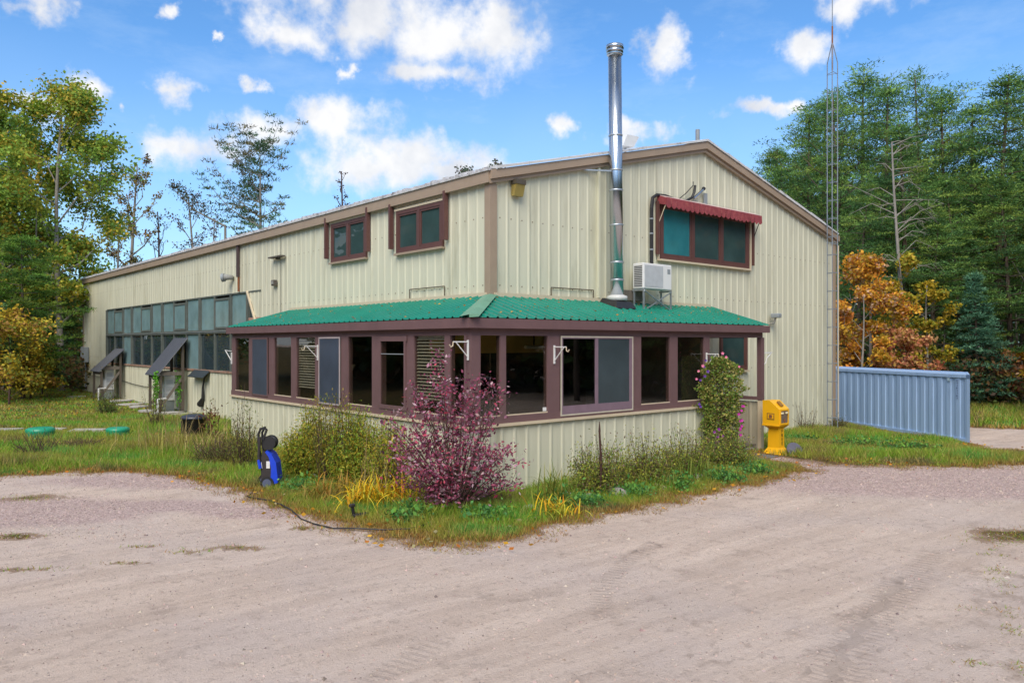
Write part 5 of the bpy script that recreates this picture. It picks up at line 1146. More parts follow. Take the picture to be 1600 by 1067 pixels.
tr, V, cc = pine_meshes(9.5, 7.4, .22, 43, tufts=12, cols=LPN, tuft_size=.5, per=50, gap=.55, taper=.6, up=.12, leaf=.17)
x, y, _ = at_d(36, 36); lp = make_tree('pine_tree', tr, V, 3, cc, BARK, (x, y, 0), 1.0, 'bright green bushy pine in front of the poplars at the left'); s = hgt(372, 36)/9.5; lp.scale = (s*.95, s*.95, s)
for px, D, py, lab in ((84,48,425,'bright green pine next to the far corner of the barn'),(-70,37,330,'bright green pine just outside the left edge'),(-20,46,300,'taller green pine behind the left edge poplar')):
    x, y, _ = at_d(px, D); copy_tree(lp, (x, y, 0), random.uniform(0, 6), hgt(py, D)/9.5, lab)
UND = [(.48,.38,.035),(.58,.40,.035),(.24,.27,.04),(.36,.2,.05)]
UG = [(.10,.2,.08),(.13,.26,.09),(.2,.27,.07),(.3,.17,.07)]
for px, D, py, wd, cs, sd, lab in ((14,33,512,4.2,UND,51,'yellow leaved bush low at the left edge'),(48,36,560,3.2,UND,52,'small golden bush right of the yellow left edge bush'),(66,38,552,3.2,UG,53,'dark green bush at the back of the lawn'),(90,46,540,3.6,UG,54,'green and russet bush beside the far barn corner'),(106,50,478,3.2,UND,55,'yellowing young tree touching the far barn corner'),(-40,34,500,4,UG,56,'green bush outside the left edge')):
    x, y, _ = at_d(px, D); h = hgt(py, D); tr, V, cc = broad_meshes(h, wd, .08, sd, cs, leaves=4500, leaf=.14, levels=2, nb=12, clump=.8)
    make_tree('bush', tr, V, 4, cc, TWIG, (x, y, 0), 0, lab, 'bush')
# thin trees beyond the barn roof
SPA = [(.32,.24,.03),(.20,.20,.03),(.30,.15,.04),(.05,.04,.03)]; BR = [(.10,.06,.05),(.16,.08,.06),(.05,.04,.03)]; DG = [(.05,.085,.045),(.07,.11,.05),(.12,.07,.04)]
for px, D, py, wd, cs, sd, nl, cr, lab in ((206,56,238,4.6,SPA,61,2600,.30,'thin tree with gold patches over the left part of the barn roof'),(180,52,330,3.6,SPA,62,700,.3,'sparse low tree against the sky between the poplar and the gold patched tree'),(243,58,318,4.0,BR,63,260,.35,'nearly bare tree right of the gold patched tree'),(300,60,290,4.6,BR,64,900,.3,'brownish sparse tree with a leaning top over the barn roof'),(546,62,252,2.6,BR,65,240,.5,'lone bare tree top poking over the middle of the barn roof'),(730,62,250,4.2,DG,66,1500,.5,'dark green tree top over the roof left of the barn corner'),(768,60,238,3.4,DG,67,1300,.5,'leafy tree top just behind the barn corner'),(330,58,330,4,BR,68,500,.3,'low twiggy tree over the barn roof left of the crooked pine')):
    x, y, _ = at_d(px, D); h = hgt(py, D); tr, V, cc = broad_meshes(h, wd, cr, sd, cs, leaves=nl, leaf=.16, levels=3, nb=14, clump=.45, upness=1.5)
    make_tree('sparse_tree', tr, V, 4, cc, BARKG if nl > 300 else TWIG, (x, y, 0), 0, lab)
# crooked pine behind the roof
tr, V, cc = pine_meshes(16.5, 9.5, .42, 71, tufts=10, cols=[(.07,.13,.065),(.09,.17,.08),(.14,.12,.05)], tuft_size=.6, per=40, gap=1.1, taper=.45, up=.55, irregular=.6, leaf=.25)
x, y, _ = at_d(408, 55); cp = make_tree('pine_tree', tr, V, 3, cc, BARKG, (x, y, 0), 2.1, 'crooked open pine standing above the barn roof'); s = hgt(228, 55)/16.5; cp.scale = (s*.8, s*.8, s)
tr = [([Vector((0, 0, 0)), Vector((0, 0, hgt(345, 55)-.3))], [.14, .08]), ([Vector((0, 0, hgt(345, 55)-.4))-R3*0.0, Vector((0, 0, hgt(330, 55)))-R3*2.1, Vector((0, 0, hgt(292, 55)))-R3*3.9], [.08, .05, .02])]
Pn = []
rr = np.random.default_rng(9)
for k in range(800):
    q = rr.random()**.7; b0 = np.array([0, 0, hgt(348, 55)]); b1 = np.array([0, 0, hgt(292, 55)])-np.array([RT[0], RT[1], 0])*3.9; Pn.append(b0+(b1-b0)*q+rr.normal(0, .42*(1.4-q), 3)+np.array([0, 0, .25*math.sin(q*9)]))
Pn = np.array(Pn); x, y, _ = at_d(352, 55); make_tree('pine_tree', tr, leaf_quads(Pn, .20, .0, .35), 4, palette(len(Pn), DG), BARKG, (x, y, 0), 0, 'leaning pine top pointing up left beside the crooked pine')

# woods that read as one mass, far behind
def far_wood(name, label, pxs, D0, D1_, pytop, n, cols, lowz=0.0, size=.5, sd=1, w=None):
    r = np.random.default_rng(sd); px = r.uniform(*pxs, n); D = r.uniform(D0, D1_, n)
    k = (px-CX)/FPX; X = CAM[0]+D*(FW[0]+k*RT[0]); Y = CAM[1]+D*(FW[1]+k*RT[1]); g = gz(X, Y)
    tp_ = np.interp(px, *pytop) if isinstance(pytop, tuple) else np.full(n, pytop)
    H = CAM[2]+(HY-tp_)/FPX*D; H = H*(1+.10*np.sin(px*.09+sd)+.06*np.sin(px*.31)); Z = g+(H-g)*r.random(n)**.8
    blob = np.sin(X*1.1+Z*1.7)+np.sin(Y*1.3-Z*1.2+1)+np.sin(X*.6+Y*.7+Z*.5); keep = blob > -.9
    P = np.stack([X, Y, Z], 1)[keep]; P += r.normal(0, .2, P.shape)
    cc = palette(len(P), cols, w)*np.clip(1+.28*blob[keep, None]/2, .6, 1.4)
    o = soup(name, leaf_quads(P, size, .4, .6), 4, np.clip(cc, 0, 1), LEAF); return tag(o, label, kind='stuff')
DK = [(.05,.10,.035),(.07,.14,.04),(.10,.18,.05),(.18,.15,.04),(.2,.11,.04)]
far_wood('far_wood', 'dim far wood closing the view behind the right hand pines', (1205, 1900), 74, 92, ([1205,1300,1450,1600,1900], [330,290,290,285,280]), 60000, DK, size=.62, sd=3, w=[.35,.3,.2,.1,.05])
far_wood('undergrowth', 'brown and dark green undergrowth under the right hand wood', (1290, 1850), 38.5, 52, 560, 42000, [(.14,.08,.045),(.20,.11,.05),(.07,.08,.03),(.09,.06,.04),(.10,.13,.03)], size=.22, sd=4)
far_wood('undergrowth', 'russet and green undergrowth behind the lawn', (-500, 135), 40, 52, ([-500,0,135], [520,545,560]), 34000, [(.15,.09,.045),(.18,.11,.05),(.08,.11,.03),(.05,.08,.03),(.2,.16,.04)], size=.24, sd=5)
far_wood('far_wood', 'dense dark wood closing the view at the left', (-900, 128), 52, 70, ([-900,0,80,128], [330,400,430,455]), 40000, DK, size=.5, sd=6)
far_wood('far_wood', 'low line of distant trees beyond the barn', (60, 1250), 85, 100, ([60,200,400,800,1250], [440,430,430,430,420]), 26000, DK+[(.3,.2,.04)], size=.6, sd=7)
# the wood on the other side of the driveway, mirrored in the porch windows
for k in range(30):
    a = math.radians(180+k*7.2-20)+random.uniform(-.05, .05); rd = random.uniform(30, 44); x = CAM[0]+math.cos(a)*rd; y = CAM[1]+math.sin(a)*rd
    copy_tree(protos[k % 4], (x, y, float(gz(x, y))), random.uniform(0, 6), random.uniform(.55, .85), 'pine across the driveway behind the viewer, seen only mirrored in the windows', 'pines across the driveway')
r = np.random.default_rng(77); n = 60000; a = r.uniform(math.radians(102), math.radians(371), n); rd = r.uniform(36, 50, n); Z = r.random(n)**.9*(13+3*np.sin(a*9)+2*np.sin(a*23))
P = np.stack([CAM[0]+np.cos(a)*rd, CAM[1]+np.sin(a)*rd, Z], 1)
n = 60000; a = r.uniform(math.radians(100), math.radians(371), n); rd = r.uniform(50, 58, n); Z = r.random(n)**.9*(15+3*np.sin(a*7)+2*np.sin(a*19))
P = np.concatenate([P, np.stack([CAM[0]+np.cos(a)*rd, CAM[1]+np.sin(a)*rd, Z], 1)])
tag(soup('far_wood', leaf_quads(P, 1.15, .4, .7), 4, palette(len(P), DK), LEAF), 'wood across the driveway behind the viewer', kind='stuff')

# ------------------------------------------------------------ grass and weeds
def in_view(P, m=90):
    d = P-CAM[:2]; D = d@FW; px = CX+FPX*(d@RT)/np.maximum(D, .01); return (D > 2) & (px > -m) & (px < 1600+m)
def blades(P, h, wd, cols, w=None, lean=.35, name=None, label=None, jit=.25, parent=None, tip=None, patch=None):
    n = len(P); z = gz(P[:, 0], P[:, 1]) if parent is None else np.zeros(n); B = np.stack([P[:, 0], P[:, 1], z-.01], 1)
    a = rng.uniform(0, 2*math.pi, n); sd = np.stack([np.cos(a), np.sin(a), np.zeros(n)], 1); hh = h*rng.uniform(.45, 1.25, n) if np.isscalar(h) else h
    ln = rng.normal(0, lean, (n, 2))*hh[:, None]; T = B+np.stack([ln[:, 0], ln[:, 1], hh], 1); ww = (wd*rng.uniform(.6, 1.4, n) if np.isscalar(wd) else wd)[:, None]
    V = np.stack([B-sd*ww*.5, B+sd*ww*.5, T], 1).reshape(-1, 3); c = palette(n, cols, w, jit) if patch is None else patch
    return V, c
def scatter(poly_bbox, dens, keepf):
    x0, x1, y0, y1 = poly_bbox; n = int((x1-x0)*(y1-y0)*dens); P = np.stack([rng.uniform(x0, x1, n), rng.uniform(y0, y1, n)], 1); P = P[in_view(P)]; return P[keepf(P)]
def lown(P, f=.6, ph=0.): x, y = P.T; return (np.sin(x*f*1.7+y*f*.9+ph)+np.sin(x*f*.8-y*f*2.1+2*ph+1)+np.sin(x*f*3.1+y*f*2.7+ph*3))/3
def outside_bld(P): x, y = P.T; return ~(((x > -D1-.03) & (x < X1+.05) & (y > -D2-.03) & (y < Y1+.05) & ((x < .02) | (y < .02))) | ((x > -.05) & (x < GW+.05) & (y > -.05)))
GREEN_ = np.array([.23,.40,.035]); OLIVE = np.array([.36,.36,.06]); STRAW = np.array([.50,.37,.12]); RUSTG = np.array([.38,.19,.05]); EMER = np.array([.12,.42,.085]); PURP = np.array([.20,.14,.09])
def grass_colors(P, sd):
    n = len(P); a = (lown(P, .55, .3)+.5*lown(P, 2.9, .9))[:, None]; b = (lown(P, 1.3, 1.7)+.5*lown(P, 4.1, 2.2))[:, None]; e = np.clip(sd*1.6, 0, 1)[:, None]
    c = GREEN_+(OLIVE-GREEN_)*np.clip(.5+a*1.1, 0, 1); c = c+(PURP-c)*np.clip(b*1.5-.45, 0, .75); c = c+(EMER-c)*np.clip(-b*1.4-.35, 0, .8)
    u = rng.random((n, 1)); c = np.where(u < .17+.25*(1-e), STRAW, c); c = np.where((u > .80-.15*(1-e)) & (e < .5), RUSTG, c)
    c = c*(.6+.4*e) + RUSTG*(1-e)*.4
    return np.clip(c*rng.uniform(.65, 1.4, (n, 1)), 0, 1)
sdA = lambda P: seg_dist(P, polyA)+edge_noise(P)*.9
def lawn_f(s0): return lambda P: (seg_dist(P, polyA)+edge_noise(P)*.9 > s0) & outside_bld(P)
# near flower bed and lawn edge
def grass_obj(name, label, bbox, dens, hfun, wd, poly, lean=.4):
    P = scatter(bbox, dens, lambda Q: outside_bld(Q)); s = seg_dist(P, poly)+edge_noise(P)*.9; k = s > rng.uniform(-.06, .22, len(P)); P, s = P[k], s[k]
    h = hfun(P, s)*rng.uniform(.5, 1.3, len(P)); V, c = blades(P, h, np.full(len(P), wd), None, lean=lean, patch=grass_colors(P, s)); return tag(soup(name, V, 3, c, BLADE), label, kind='stuff')
hb = lambda P, s: .05+.12*np.clip(s*1.2, 0, 1)*(1+.5*lown(P, 1.1, 2))
fA = G(700, 853); 
grass_obj('grass', 'short mixed grass and weeds round the flower bed in front of the porch', (-9, 9.5, -6.0, 1.5), 2600, hb, .013, polyA)
grass_obj('grass', 'weedy grass beside the long side of the porch', (-14, -1.5, 1.5, 9), 1300, lambda P, s: .06+.16*np.clip(s, 0, 1)*(1+.6*lown(P, .9, 1)), .018, polyA)
grass_obj('grass', 'grass of the lawn left of the barn', (-24, 0, 9, 19), 520, lambda P, s: .08+.13*(1+lown(P, .5, 2))*np.clip(1.6-P[:, 1]*.06, .4, 1), .026, polyA)
grass_obj('grass', 'mown grass at the back of the lawn', (-34, 0, 19, 40), 150, lambda P, s: np.full(len(P), .10), .05, polyA, .5)
grass_obj('grass', 'grass and clover between the newspaper box and the container', (7, 25, -8, 8), 1200, lambda P, s: .05+.10*np.clip(s, 0, 1)*(1.1+lown(P, .8, 5)), .022, polyB)
grass_obj('grass', 'rough grass bank at the foot of the right hand wood', (20, 60, -22, 30), 110, lambda P, s: .18+.14*np.clip(s*.4, 0, 1), .06, polyC)
# dead fringe along the gravel and thin weeds at the lower right
P = scatter((-14, 16, -12, 8), 500, lambda Q: (lambda s: (s > -.28) & (s < .22))(np.maximum(sdA(Q), seg_dist(Q, polyB)+edge_noise(Q)*.9)) & outside_bld(Q))
V, c = blades(P, .05, .014, [RUSTG, STRAW*.7, PURP, OLIVE], [.45, .25, .15, .15], lean=1.0); tag(soup('dead_grass', V, 3, c, BLADE), 'reddish dead grass fringe along the edge of the gravel', kind='stuff')
P = scatter((-8, 12, -14, -3), 900, lambda Q: (seg_dist(Q, polyD) > .1) & (lown(Q, 2.2, 1)+lown(Q, 6, 2)*.8 > .62))
V, c = blades(P, .035, .013, [RUSTG, OLIVE, GREEN_, STRAW*.6], None, lean=1.2); tag(soup('thin_weeds', V, 3, c, BLADE), 'thin weeds growing in the gravel at the lower right', kind='stuff')
pq = []
for px, py, ry, rx in patches:
    c0 = np.array(G(px, py)); n = int(900*rx*ry)+40; u = rng.normal(0, .5, (n, 2)); pq.append(c0+u[:, :1]*rx*RT+u[:, 1:]*ry*FW)
P = np.concatenate(pq); V, c = blades(P, .045, .013, [RUSTG, OLIVE, GREEN_, STRAW*.7], None, lean=.8); tag(soup('weed_patches', V, 3, c, BLADE), 'small tufts of weeds and dead grass scattered on the gravel', kind='stuff')
# fallen leaves
P = scatter((-30, 22, -6, 34), 7, lambda Q: (np.maximum(seg_dist(Q, polyA), seg_dist(Q, polyB)) > -.5) & outside_bld(Q)); P3 = np.stack([P[:, 0], P[:, 1], gz(P[:, 0], P[:, 1])+.06], 1)
tag(soup('fallen_leaves', leaf_quads(P3, .07, .8, .7), 4, palette(len(P3), OR_[:4]+[(.45,.4,.2)]), LEAF), 'fallen orange and yellow leaves lying on the grass', kind='stuff')
n = 130; uu = rng.uniform(-1.2, X1, n); ss = rng.uniform(.1, 1.6, n); P3 = np.stack([uu, E2+ss, ZFT+(ZRT-ZFT)*ss/(-E2)+.03], 1); kk = (P3[:, 0] > P3[:, 1])
n2 = 110; u2 = rng.uniform(-1.2, Y1, n2); s2_ = rng.uniform(.1, 1.7, n2); P4 = np.stack([E1+s2_, u2, ZFT+(ZRT-ZFT)*s2_/(-E1)+.03], 1); P3 = np.concatenate([P3[kk], P4[P4[:, 1] > P4[:, 0]]])
tag(soup('fallen_leaves', leaf_quads(P3, .05, .85, .6), 4, palette(len(P3), OR_[:3]+[(.3,.2,.1)]), LEAF), 'dry leaves lying on the green porch roof', kind='stuff')
# loose stones on the gravel
P = scatter((-12, 16, -13, 6), 420, lambda Q: np.maximum(sdA(Q), seg_dist(Q, polyB)) < .05); cr_ = np.zeros(len(P))
for (px, py, r1, r2) in [(300,752,3.0,.9),(1400,745,7,1.3),(60,800,2,1.2),(1240,722,2.2,1.0),(430,800,1.4,.6),(150,830,1.5,.6),(1560,760,5,1.3)]:
    dd = P-np.array(G(px, py)); cr_ = np.maximum(cr_, np.clip(1.5-np.sqrt((dd@RT/r1)**2+(dd@FW/r2)**2), 0, 1))
P = P[rng.random(len(P)) < .22+.78*cr_]; n = len(P); base = np.array([[1,0,0],[-.5,.85,0],[-.5,-.85,0],[0,0,.75]]); tri = [(0,1,3),(1,2,3),(2,0,3)]
sz = rng.uniform(.005, .015, n)*(1+(rng.random(n) < .03)*1.2); an_ = rng.uniform(0, 6.28, n); ca, sa = np.cos(an_), np.sin(an_)
Q = base[None]*sz[:, None, None]*rng.uniform(.6, 1.3, (n, 4, 1)); X_ = Q[..., 0]*ca[:, None]-Q[..., 1]*sa[:, None]+P[:, :1]; Y_ = Q[..., 0]*sa[:, None]+Q[..., 1]*ca[:, None]+P[:, 1:]; Z_ = Q[..., 2]+gz(P[:, 0], P[:, 1])[:, None]
VV = np.stack([X_, Y_, Z_], -1); V = np.stack([VV[:, list(t_)] for t_ in tri], 1).reshape(-1, 3); c = np.repeat(palette(n, [(.46,.34,.30),(.36,.27,.24),(.54,.43,.37),(.24,.19,.17),(.50,.38,.33),(.5,.41,.35)]), 3, 0)
STONEM = mat('loose_gravel', (.3, .24, .23), .9); tt = STONEM.node_tree; at_ = tt.nodes.new('ShaderNodeAttribute'); at_.attribute_name = 'col'; tt.links.new(at_.outputs['Color'], tt.nodes['Principled BSDF'].inputs['Base Color'])
tag(soup('loose_gravel', V, 3, c, STONEM), 'loose small stones lying on the gravel driveway', kind='stuff')

# ------------------------------------------------------------ shrubs of the bed
def stems_and_leaves(name, loc, label, cat, stems, leafP, size, cols, w=None, aspect=.45, flat=.2, stem_m=TWIG, group=None, droop=0, extra=None, kq='foliage'):
    e = empty(name, (*loc, 0), label, cat, group); limb_set(stems, 5).build('stems', stem_m, e, smooth=True)
    if len(leafP): soup(kq, leaf_quads(np.array(leafP), size*rng.uniform(.6, 1.35, len(leafP)), flat, aspect, droop), 4, palette(len(leafP), cols, w, .3), LEAF, e)
    return e
# purple leaved shrub
bx_, by_ = G(712, 800); r = random.Random(3); rn = np.random.default_rng(3); stems = []; LP_ = []; 
def pt_px(px, py, D): q = at_d(px, D); return np.array([q[0]-bx_, q[1]-by_, hgt(py, D)])
D0 = 12.25
base_ = np.array([0, 0, 0.0])
tips = []
for (px, py, n_) in [(690,540,26),(683,580,30),(700,600,34),(745,590,22),(768,588,16),(720,610,34),(790,612,14),(640,590,14),(648,600,22),(665,625,34),(700,640,44),(735,640,44),(760,650,36),(625,640,26),(640,665,42),(660,690,48),(620,690,34),(690,700,44),(720,690,44),(750,700,34),(780,690,30),(800,705,24),(815,720,20),(825,742,14),(770,720,30),(790,745,22),(655,730,46),(630,720,34),(680,745,40),(640,755,34),(670,775,30),(700,765,26),(615,655,20),(720,745,26),(745,752,22),(760,775,10),(690,790,14),(610,705,20),(600,660,12),(612,735,20),(665,790,16)]:
    for _ in range(2): tips.append((px+r.uniform(-12, 12), py+r.uniform(-6, 12), n_))
for px, py, n_ in tips:
    D = D0+r.uniform(-.6, .75)*(1-.4*(py < 620)); t_ = pt_px(px, py, D); b0 = base_+np.array([r.uniform(-.12, .12), r.uniform(-.12, .12), 0]); mid_ = b0+(t_-b0)*.5+np.array([0, 0, .22*max(.2, t_[2])]); 
    pts = [b0*(1-q)**2+mid_*2*q*(1-q)+t_*q*q for q in np.linspace(0, 1, 6)]; stems.append((pts, [.016, .012, .009, .007, .005, .003]))
    for _ in range(int(n_*2.6)):
        q = 1-r.random()**1.3*.62; c = b0*(1-q)**2+mid_*2*q*(1-q)+t_*q*q; LP_.append(c+rn.normal(0, .085, 3))
    for j in range(5):
        q = r.uniform(.45, .95); c = b0*(1-q)**2+mid_*2*q*(1-q)+t_*q*q; d_ = rn.normal(0, .14, 3); d_[2] = abs(d_[2]); stems.append(([c, c+d_], [.005, .002]))
        for _ in range(4): LP_.append(c+d_*r.uniform(.4, 1.1)+rn.normal(0, .02, 3))
stems_and_leaves('purple_shrub', (bx_, by_), 'purple red leaved shrub in front of the porch corner, the tallest plant of the bed', 'shrub', stems, LP_, .060, [(.33,.08,.15),(.45,.10,.17),(.20,.06,.11),(.60,.09,.15),(.44,.22,.30),(.62,.44,.48),(.12,.04,.065)], [.22,.18,.2,.08,.17,.09,.06], aspect=.52)  # pale mauve leaves carry the glossy leaf highlights as colour
# olive feathery shrubs
OLV = [(.33,.33,.03),(.44,.38,.035),(.24,.30,.03),(.46,.32,.035),(.18,.23,.035),(.54,.45,.06),(.30,.44,.045),(.26,.38,.04)]
def bushy(px0, px1, pyt, pyb, D, label, cols, seed, n=60, leaf=.05, dpt=.55, lp=90, cat='shrub', asp=.25, name='olive_shrub', group=None, top=None, rag=.12, vert=.6):
    r = random.Random(seed); rn = np.random.default_rng(seed); pc = (px0+px1)/2; x, y, _ = at_d(pc, D); st = []; LPp = []; wd = (px1-px0)/FPX*D; hh = hgt(pyt, D)
    for _ in range(n):
        a = r.uniform(0, 2*math.pi); q = math.sqrt(r.random()); u = q*math.cos(a)*wd*.5; v = q*math.sin(a)*dpt
        h = hh*(1-.45*q**2.2)*(1+r.uniform(-rag*1.8, rag)); 
        if top: h *= top(u/(wd*.5))
        t_ = np.array([u*RT[0]+v*FW[0], u*RT[1]+v*FW[1], h]); b = t_*np.array([.45, .45, 0])+rn.normal(0, .05, 3)*[1, 1, 0]
        pts = [b, b*.5+t_*.5+rn.normal(0, .04, 3), t_]; st.append((pts, [.009, .006, .003]))
        for k in range(lp):
            s = 1-r.random()**.9*.9; c = b+(t_-b)*s+rn.normal(0, 1, 3)*np.array([.10, .10, .08]); LPp.append(c)
    return stems_and_leaves(name, (x, y), label, cat, st, LPp, leaf, cols, None, aspect=asp, group=group, flat=-vert)
bushy(442, 530, 640, 748, 15.3, 'olive green feathery shrub just right of the pressure washer', OLV, 81, top=lambda a: 1-.28*a*a+.10*math.sin(a*5+1), rag=.22, n=110, lp=210, leaf=.058, asp=.3)
bushy(505, 612, 636, 748, 14.7, 'olive green shrub between the first feathery shrub and the purple one', OLV+[(.16,.3,.04)], 82, top=lambda a: .95-.22*a*a-.12*math.sin(a*4), rag=.24, n=115, lp=210, leaf=.058, asp=.3)
bushy(484, 560, 612, 720, 14.8, 'taller yellow green stems behind the two olive shrubs', [(.24,.22,.03),(.17,.2,.03),(.35,.27,.05)], 83, n=40, lp=90, leaf=.06)
bushy(580, 640, 655, 750, 13.6, 'greyer shrub half hidden behind the purple leaves', OLV+[(.2,.15,.08)], 84, n=50, lp=120, leaf=.065)
# yellow clumps: arching straps
def straps(px, py, n, ln, wd, cols, label, seed, w=None, cat='plant', name='strap_leaf_clump', arch=1.0, up=1.0, spread=.2):
    x, y = G(px, py); rn = np.random.default_rng(seed); V = []
    for _ in range(n):
        a = rn.uniform(0, 6.28); L_ = ln*rn.uniform(.5, 1.15); d = np.array([math.cos(a), math.sin(a), 0]); s = np.array([-d[1], d[0], 0])*wd*.5*rn.uniform(.6, 1.3); b = np.append(rn.normal(0, spread, 2), 0); ar = arch*rn.uniform(.4, 1.3)
        pr = None
        for i, q in enumerate(np.linspace(0, 1, 6)):
            p = b+d*L_*.62*ar*q**1.5+np.array([0, 0, L_*up*(q-.62*ar*q**2.4)]); wq = s*(1-q)**.6*(1.0 if q > 0 else .6)
            if pr is not None: V += [pr[0], pr[1], p+wq, p-wq]
            pr = (p-wq, p+wq)
    V = np.array(V); k = len(V)//4; c = np.repeat(palette(n, cols, w, .2), 5, 0)
    e = empty(name, (x, y, 0), label, cat); soup('leaves', V, 4, c, LEAF, e); return e
YC = [(.80,.48,.02),(.85,.58,.03),(.70,.33,.02),(.62,.54,.05),(.45,.48,.05)]
straps(578, 792, 150, .85, .034, YC, 'bright golden arching clump in front of the olive shrub', 91, arch=1.3, spread=.17)
straps(612, 784, 110, .80, .032, YC[1:], 'golden yellow clump at the foot of the purple shrub', 92, arch=1.0)
straps(530, 778, 170, .75, .022, [(.42,.25,.05),(.36,.27,.06),(.50,.27,.04),(.25,.2,.04)], 'brownish gold ferny clump left of the golden one', 93, arch=1.2, spread=.28)
straps(868, 790, 95, .85, .028, [(.16,.22,.03),(.25,.27,.04),(.36,.32,.06),(.12,.17,.03)], 'tall strap leaved clump against the ribbed wall right of the purple shrub', 94, arch=.75, spread=.16)
straps(870, 806, 90, .50, .03, YC[1:], 'low yellow clump under the strap leaves', 95, arch=1.0)
straps(590, 785, 26, 1.45, .012, [(.45,.34,.16),(.38,.28,.12)], 'tall dry straw stalks rising between the olive and purple shrubs', 96, arch=.35, spread=.22, name='dry_stalks')
straps(1022, 765, 60, .60, .020, [(.16,.22,.03),(.25,.27,.04)], 'green strap leaves behind the pink stone', 97, arch=.7)
straps(1075, 752, 90, .75, .022, [(.12,.2,.03),(.2,.24,.04)], 'green strap leaves left of the flowering vine', 98, arch=.65, spread=.25)
straps(300, 712, 190, 1.1, .018, [(.45,.34,.13),(.38,.33,.08),(.30,.30,.05),(.50,.37,.17)], 'large straw coloured grass tuft in front of the black barrel', 99, arch=.8, spread=.55)
straps(262, 700, 80, 1.35, .014, [(.45,.34,.15),(.38,.27,.12)], 'tall dry grass leaning in front of the barn wall left of the barrel', 100, arch=.6, spread=.4)
straps(372, 712, 130, .9, .022, [(.30,.28,.05),(.22,.24,.04),(.42,.33,.1)], 'yellow green grass tuft at the left end of the porch', 101, arch=.8, spread=.4)
straps(690, 806, 60, .42, .05, [(.18,.26,.03),(.26,.30,.04)], 'broad light green leaves at the foot of the purple shrub', 102, arch=1.0)
# weedy band along the front wall
WD = [(.20,.16,.06),(.34,.34,.05),(.20,.30,.05),(.22,.15,.09),(.42,.42,.06),(.16,.26,.05),(.28,.30,.05)]
for i, (a, b, t_, Dd, lab) in enumerate([(890,985,702,13.9,'brown green seedy weeds right of the strap leaves'),(950,1050,698,14.6,'olive weeds along the ribbed wall behind the grey stone'),(1020,1115,690,15.6,'dense weeds along the wall left of the flowering vine'),(1090,1180,684,16.6,'dark leafy weeds at the foot of the flowering vine')]):
    bushy(a, b, t_, 770, Dd, lab, WD+([(.09,.19,.05)] if i == 3 else []), 110+i, n=105, lp=120, leaf=.045, dpt=.6, cat='weeds', name='weeds', asp=.4, rag=.5)
bushy(356, 402, 628, 715, 16.6, 'tall green and yellow weeds in front of the left porch end', [(.20,.22,.04),(.30,.26,.05),(.12,.16,.03)], 121, n=34, lp=60, leaf=.06, cat='weeds', name='weeds', rag=.3)
bushy(320, 346, 622, 665, 21.5, 'small reddish plant against the long wall near the porch', [(.20,.06,.045),(.15,.13,.03)], 122, n=10, lp=26, leaf=.09, dpt=.3, cat='plant', name='red_plant', asp=.5)
bushy(300, 385, 680, 735, 17.5, 'brownish purple dry weeds between the barrel and the pressure washer', [(.13,.09,.06),(.17,.13,.05),(.2,.18,.05)], 123, n=70, lp=40, leaf=.05, dpt=1.0, cat='weeds', name='weeds', rag=.4)
bushy(1222, 1300, 664, 690, 24.0, 'dry brown and purple weeds along the barn wall right of the yellow box', [(.12,.07,.065),(.17,.12,.06),(.22,.19,.07),(.09,.12,.04)], 124, n=80, lp=44, leaf=.05, dpt=.45, cat='weeds', name='weeds', rag=.6)
bushy(1236, 1285, 628, 690, 23.6, 'thin tall twiggy weeds against the barn wall', [(.3,.25,.12),(.22,.2,.08)], 125, n=16, lp=16, leaf=.05, dpt=.3, cat='weeds', name='weeds', rag=.5)
bushy(1238, 1275, 690, 705, 21, 'low leafy green plants behind the slate disc', [(.07,.2,.05),(.1,.24,.05)], 126, n=40, lp=30, leaf=.07, dpt=.4, cat='plant', name='leafy_plants', asp=.6)
bushy(1290, 1325, 655, 680, 25, 'brown weeds at the foot of the lattice tower', [(.16,.12,.05),(.13,.15,.05)], 127, n=30, lp=30, leaf=.06, dpt=.4, cat='weeds', name='weeds', rag=.5)
bushy(158, 180, 610, 630, 29, 'vine leaves tangled at the smaller lean-to', [(.16,.22,.04),(.1,.15,.04)], 128, n=40, lp=40, leaf=.08, dpt=.8, cat='vine', name='vine', rag=.4)
bushy(226, 256, 606, 650, 25, 'greenish yellow weeds at the foot of the taller lean-to', [(.26,.26,.07),(.16,.2,.05)], 129, n=30, lp=30, leaf=.07, dpt=.6, cat='weeds', name='weeds', rag=.4)
for i, (px, py) in enumerate([(345,715),(60,705),(130,712)]): bushy(px-40, px+40, py-26, py, 17.5+i, ['purple brown dead flower heads in the long grass', 'brown weeds in front of the left green lid', 'dull weeds between the two green lids'][i], [(.13,.09,.06),(.15,.13,.05)], 131+i, n=60, lp=26, leaf=.04, dpt=.8, cat='weeds', name='weeds', rag=.4)
for i, (px, py, w_) in enumerate([(880,792,30),(925,790,26),(990,776,34),(1060,764,36),(1130,752,34),(1175,742,26),(640,812,30),(760,812,40),(470,768,30),(1340,700,60),(1420,704,50)]):
    bushy(px-w_, px+w_, py-14, py, (CAM[2]-float(gz(*G(px, py))))*FPX/(py-HY), ['light green leafy plants left of the strap leaves','pale green ground cover between the strap leaves and largest stone','bright green leafy patch behind the pink stone','bright green patch left of the flowering vine','emerald leafy patch below the flowering vine','low green plants before the doorway','green leaves in the grass left of the purple shrub foot','green leaves in the grass right of the purple shrub foot','low green plants behind the pressure washer','broad clover patch in the grass right of the yellow box','clover patch in front of the blue container'][i], [(.10,.28,.07),(.15,.34,.065),(.2,.38,.06),(.08,.22,.06)], 150+i, n=50, lp=22, leaf=.06, dpt=.35, cat='plant', name='leafy_plants', asp=.7, rag=.4)
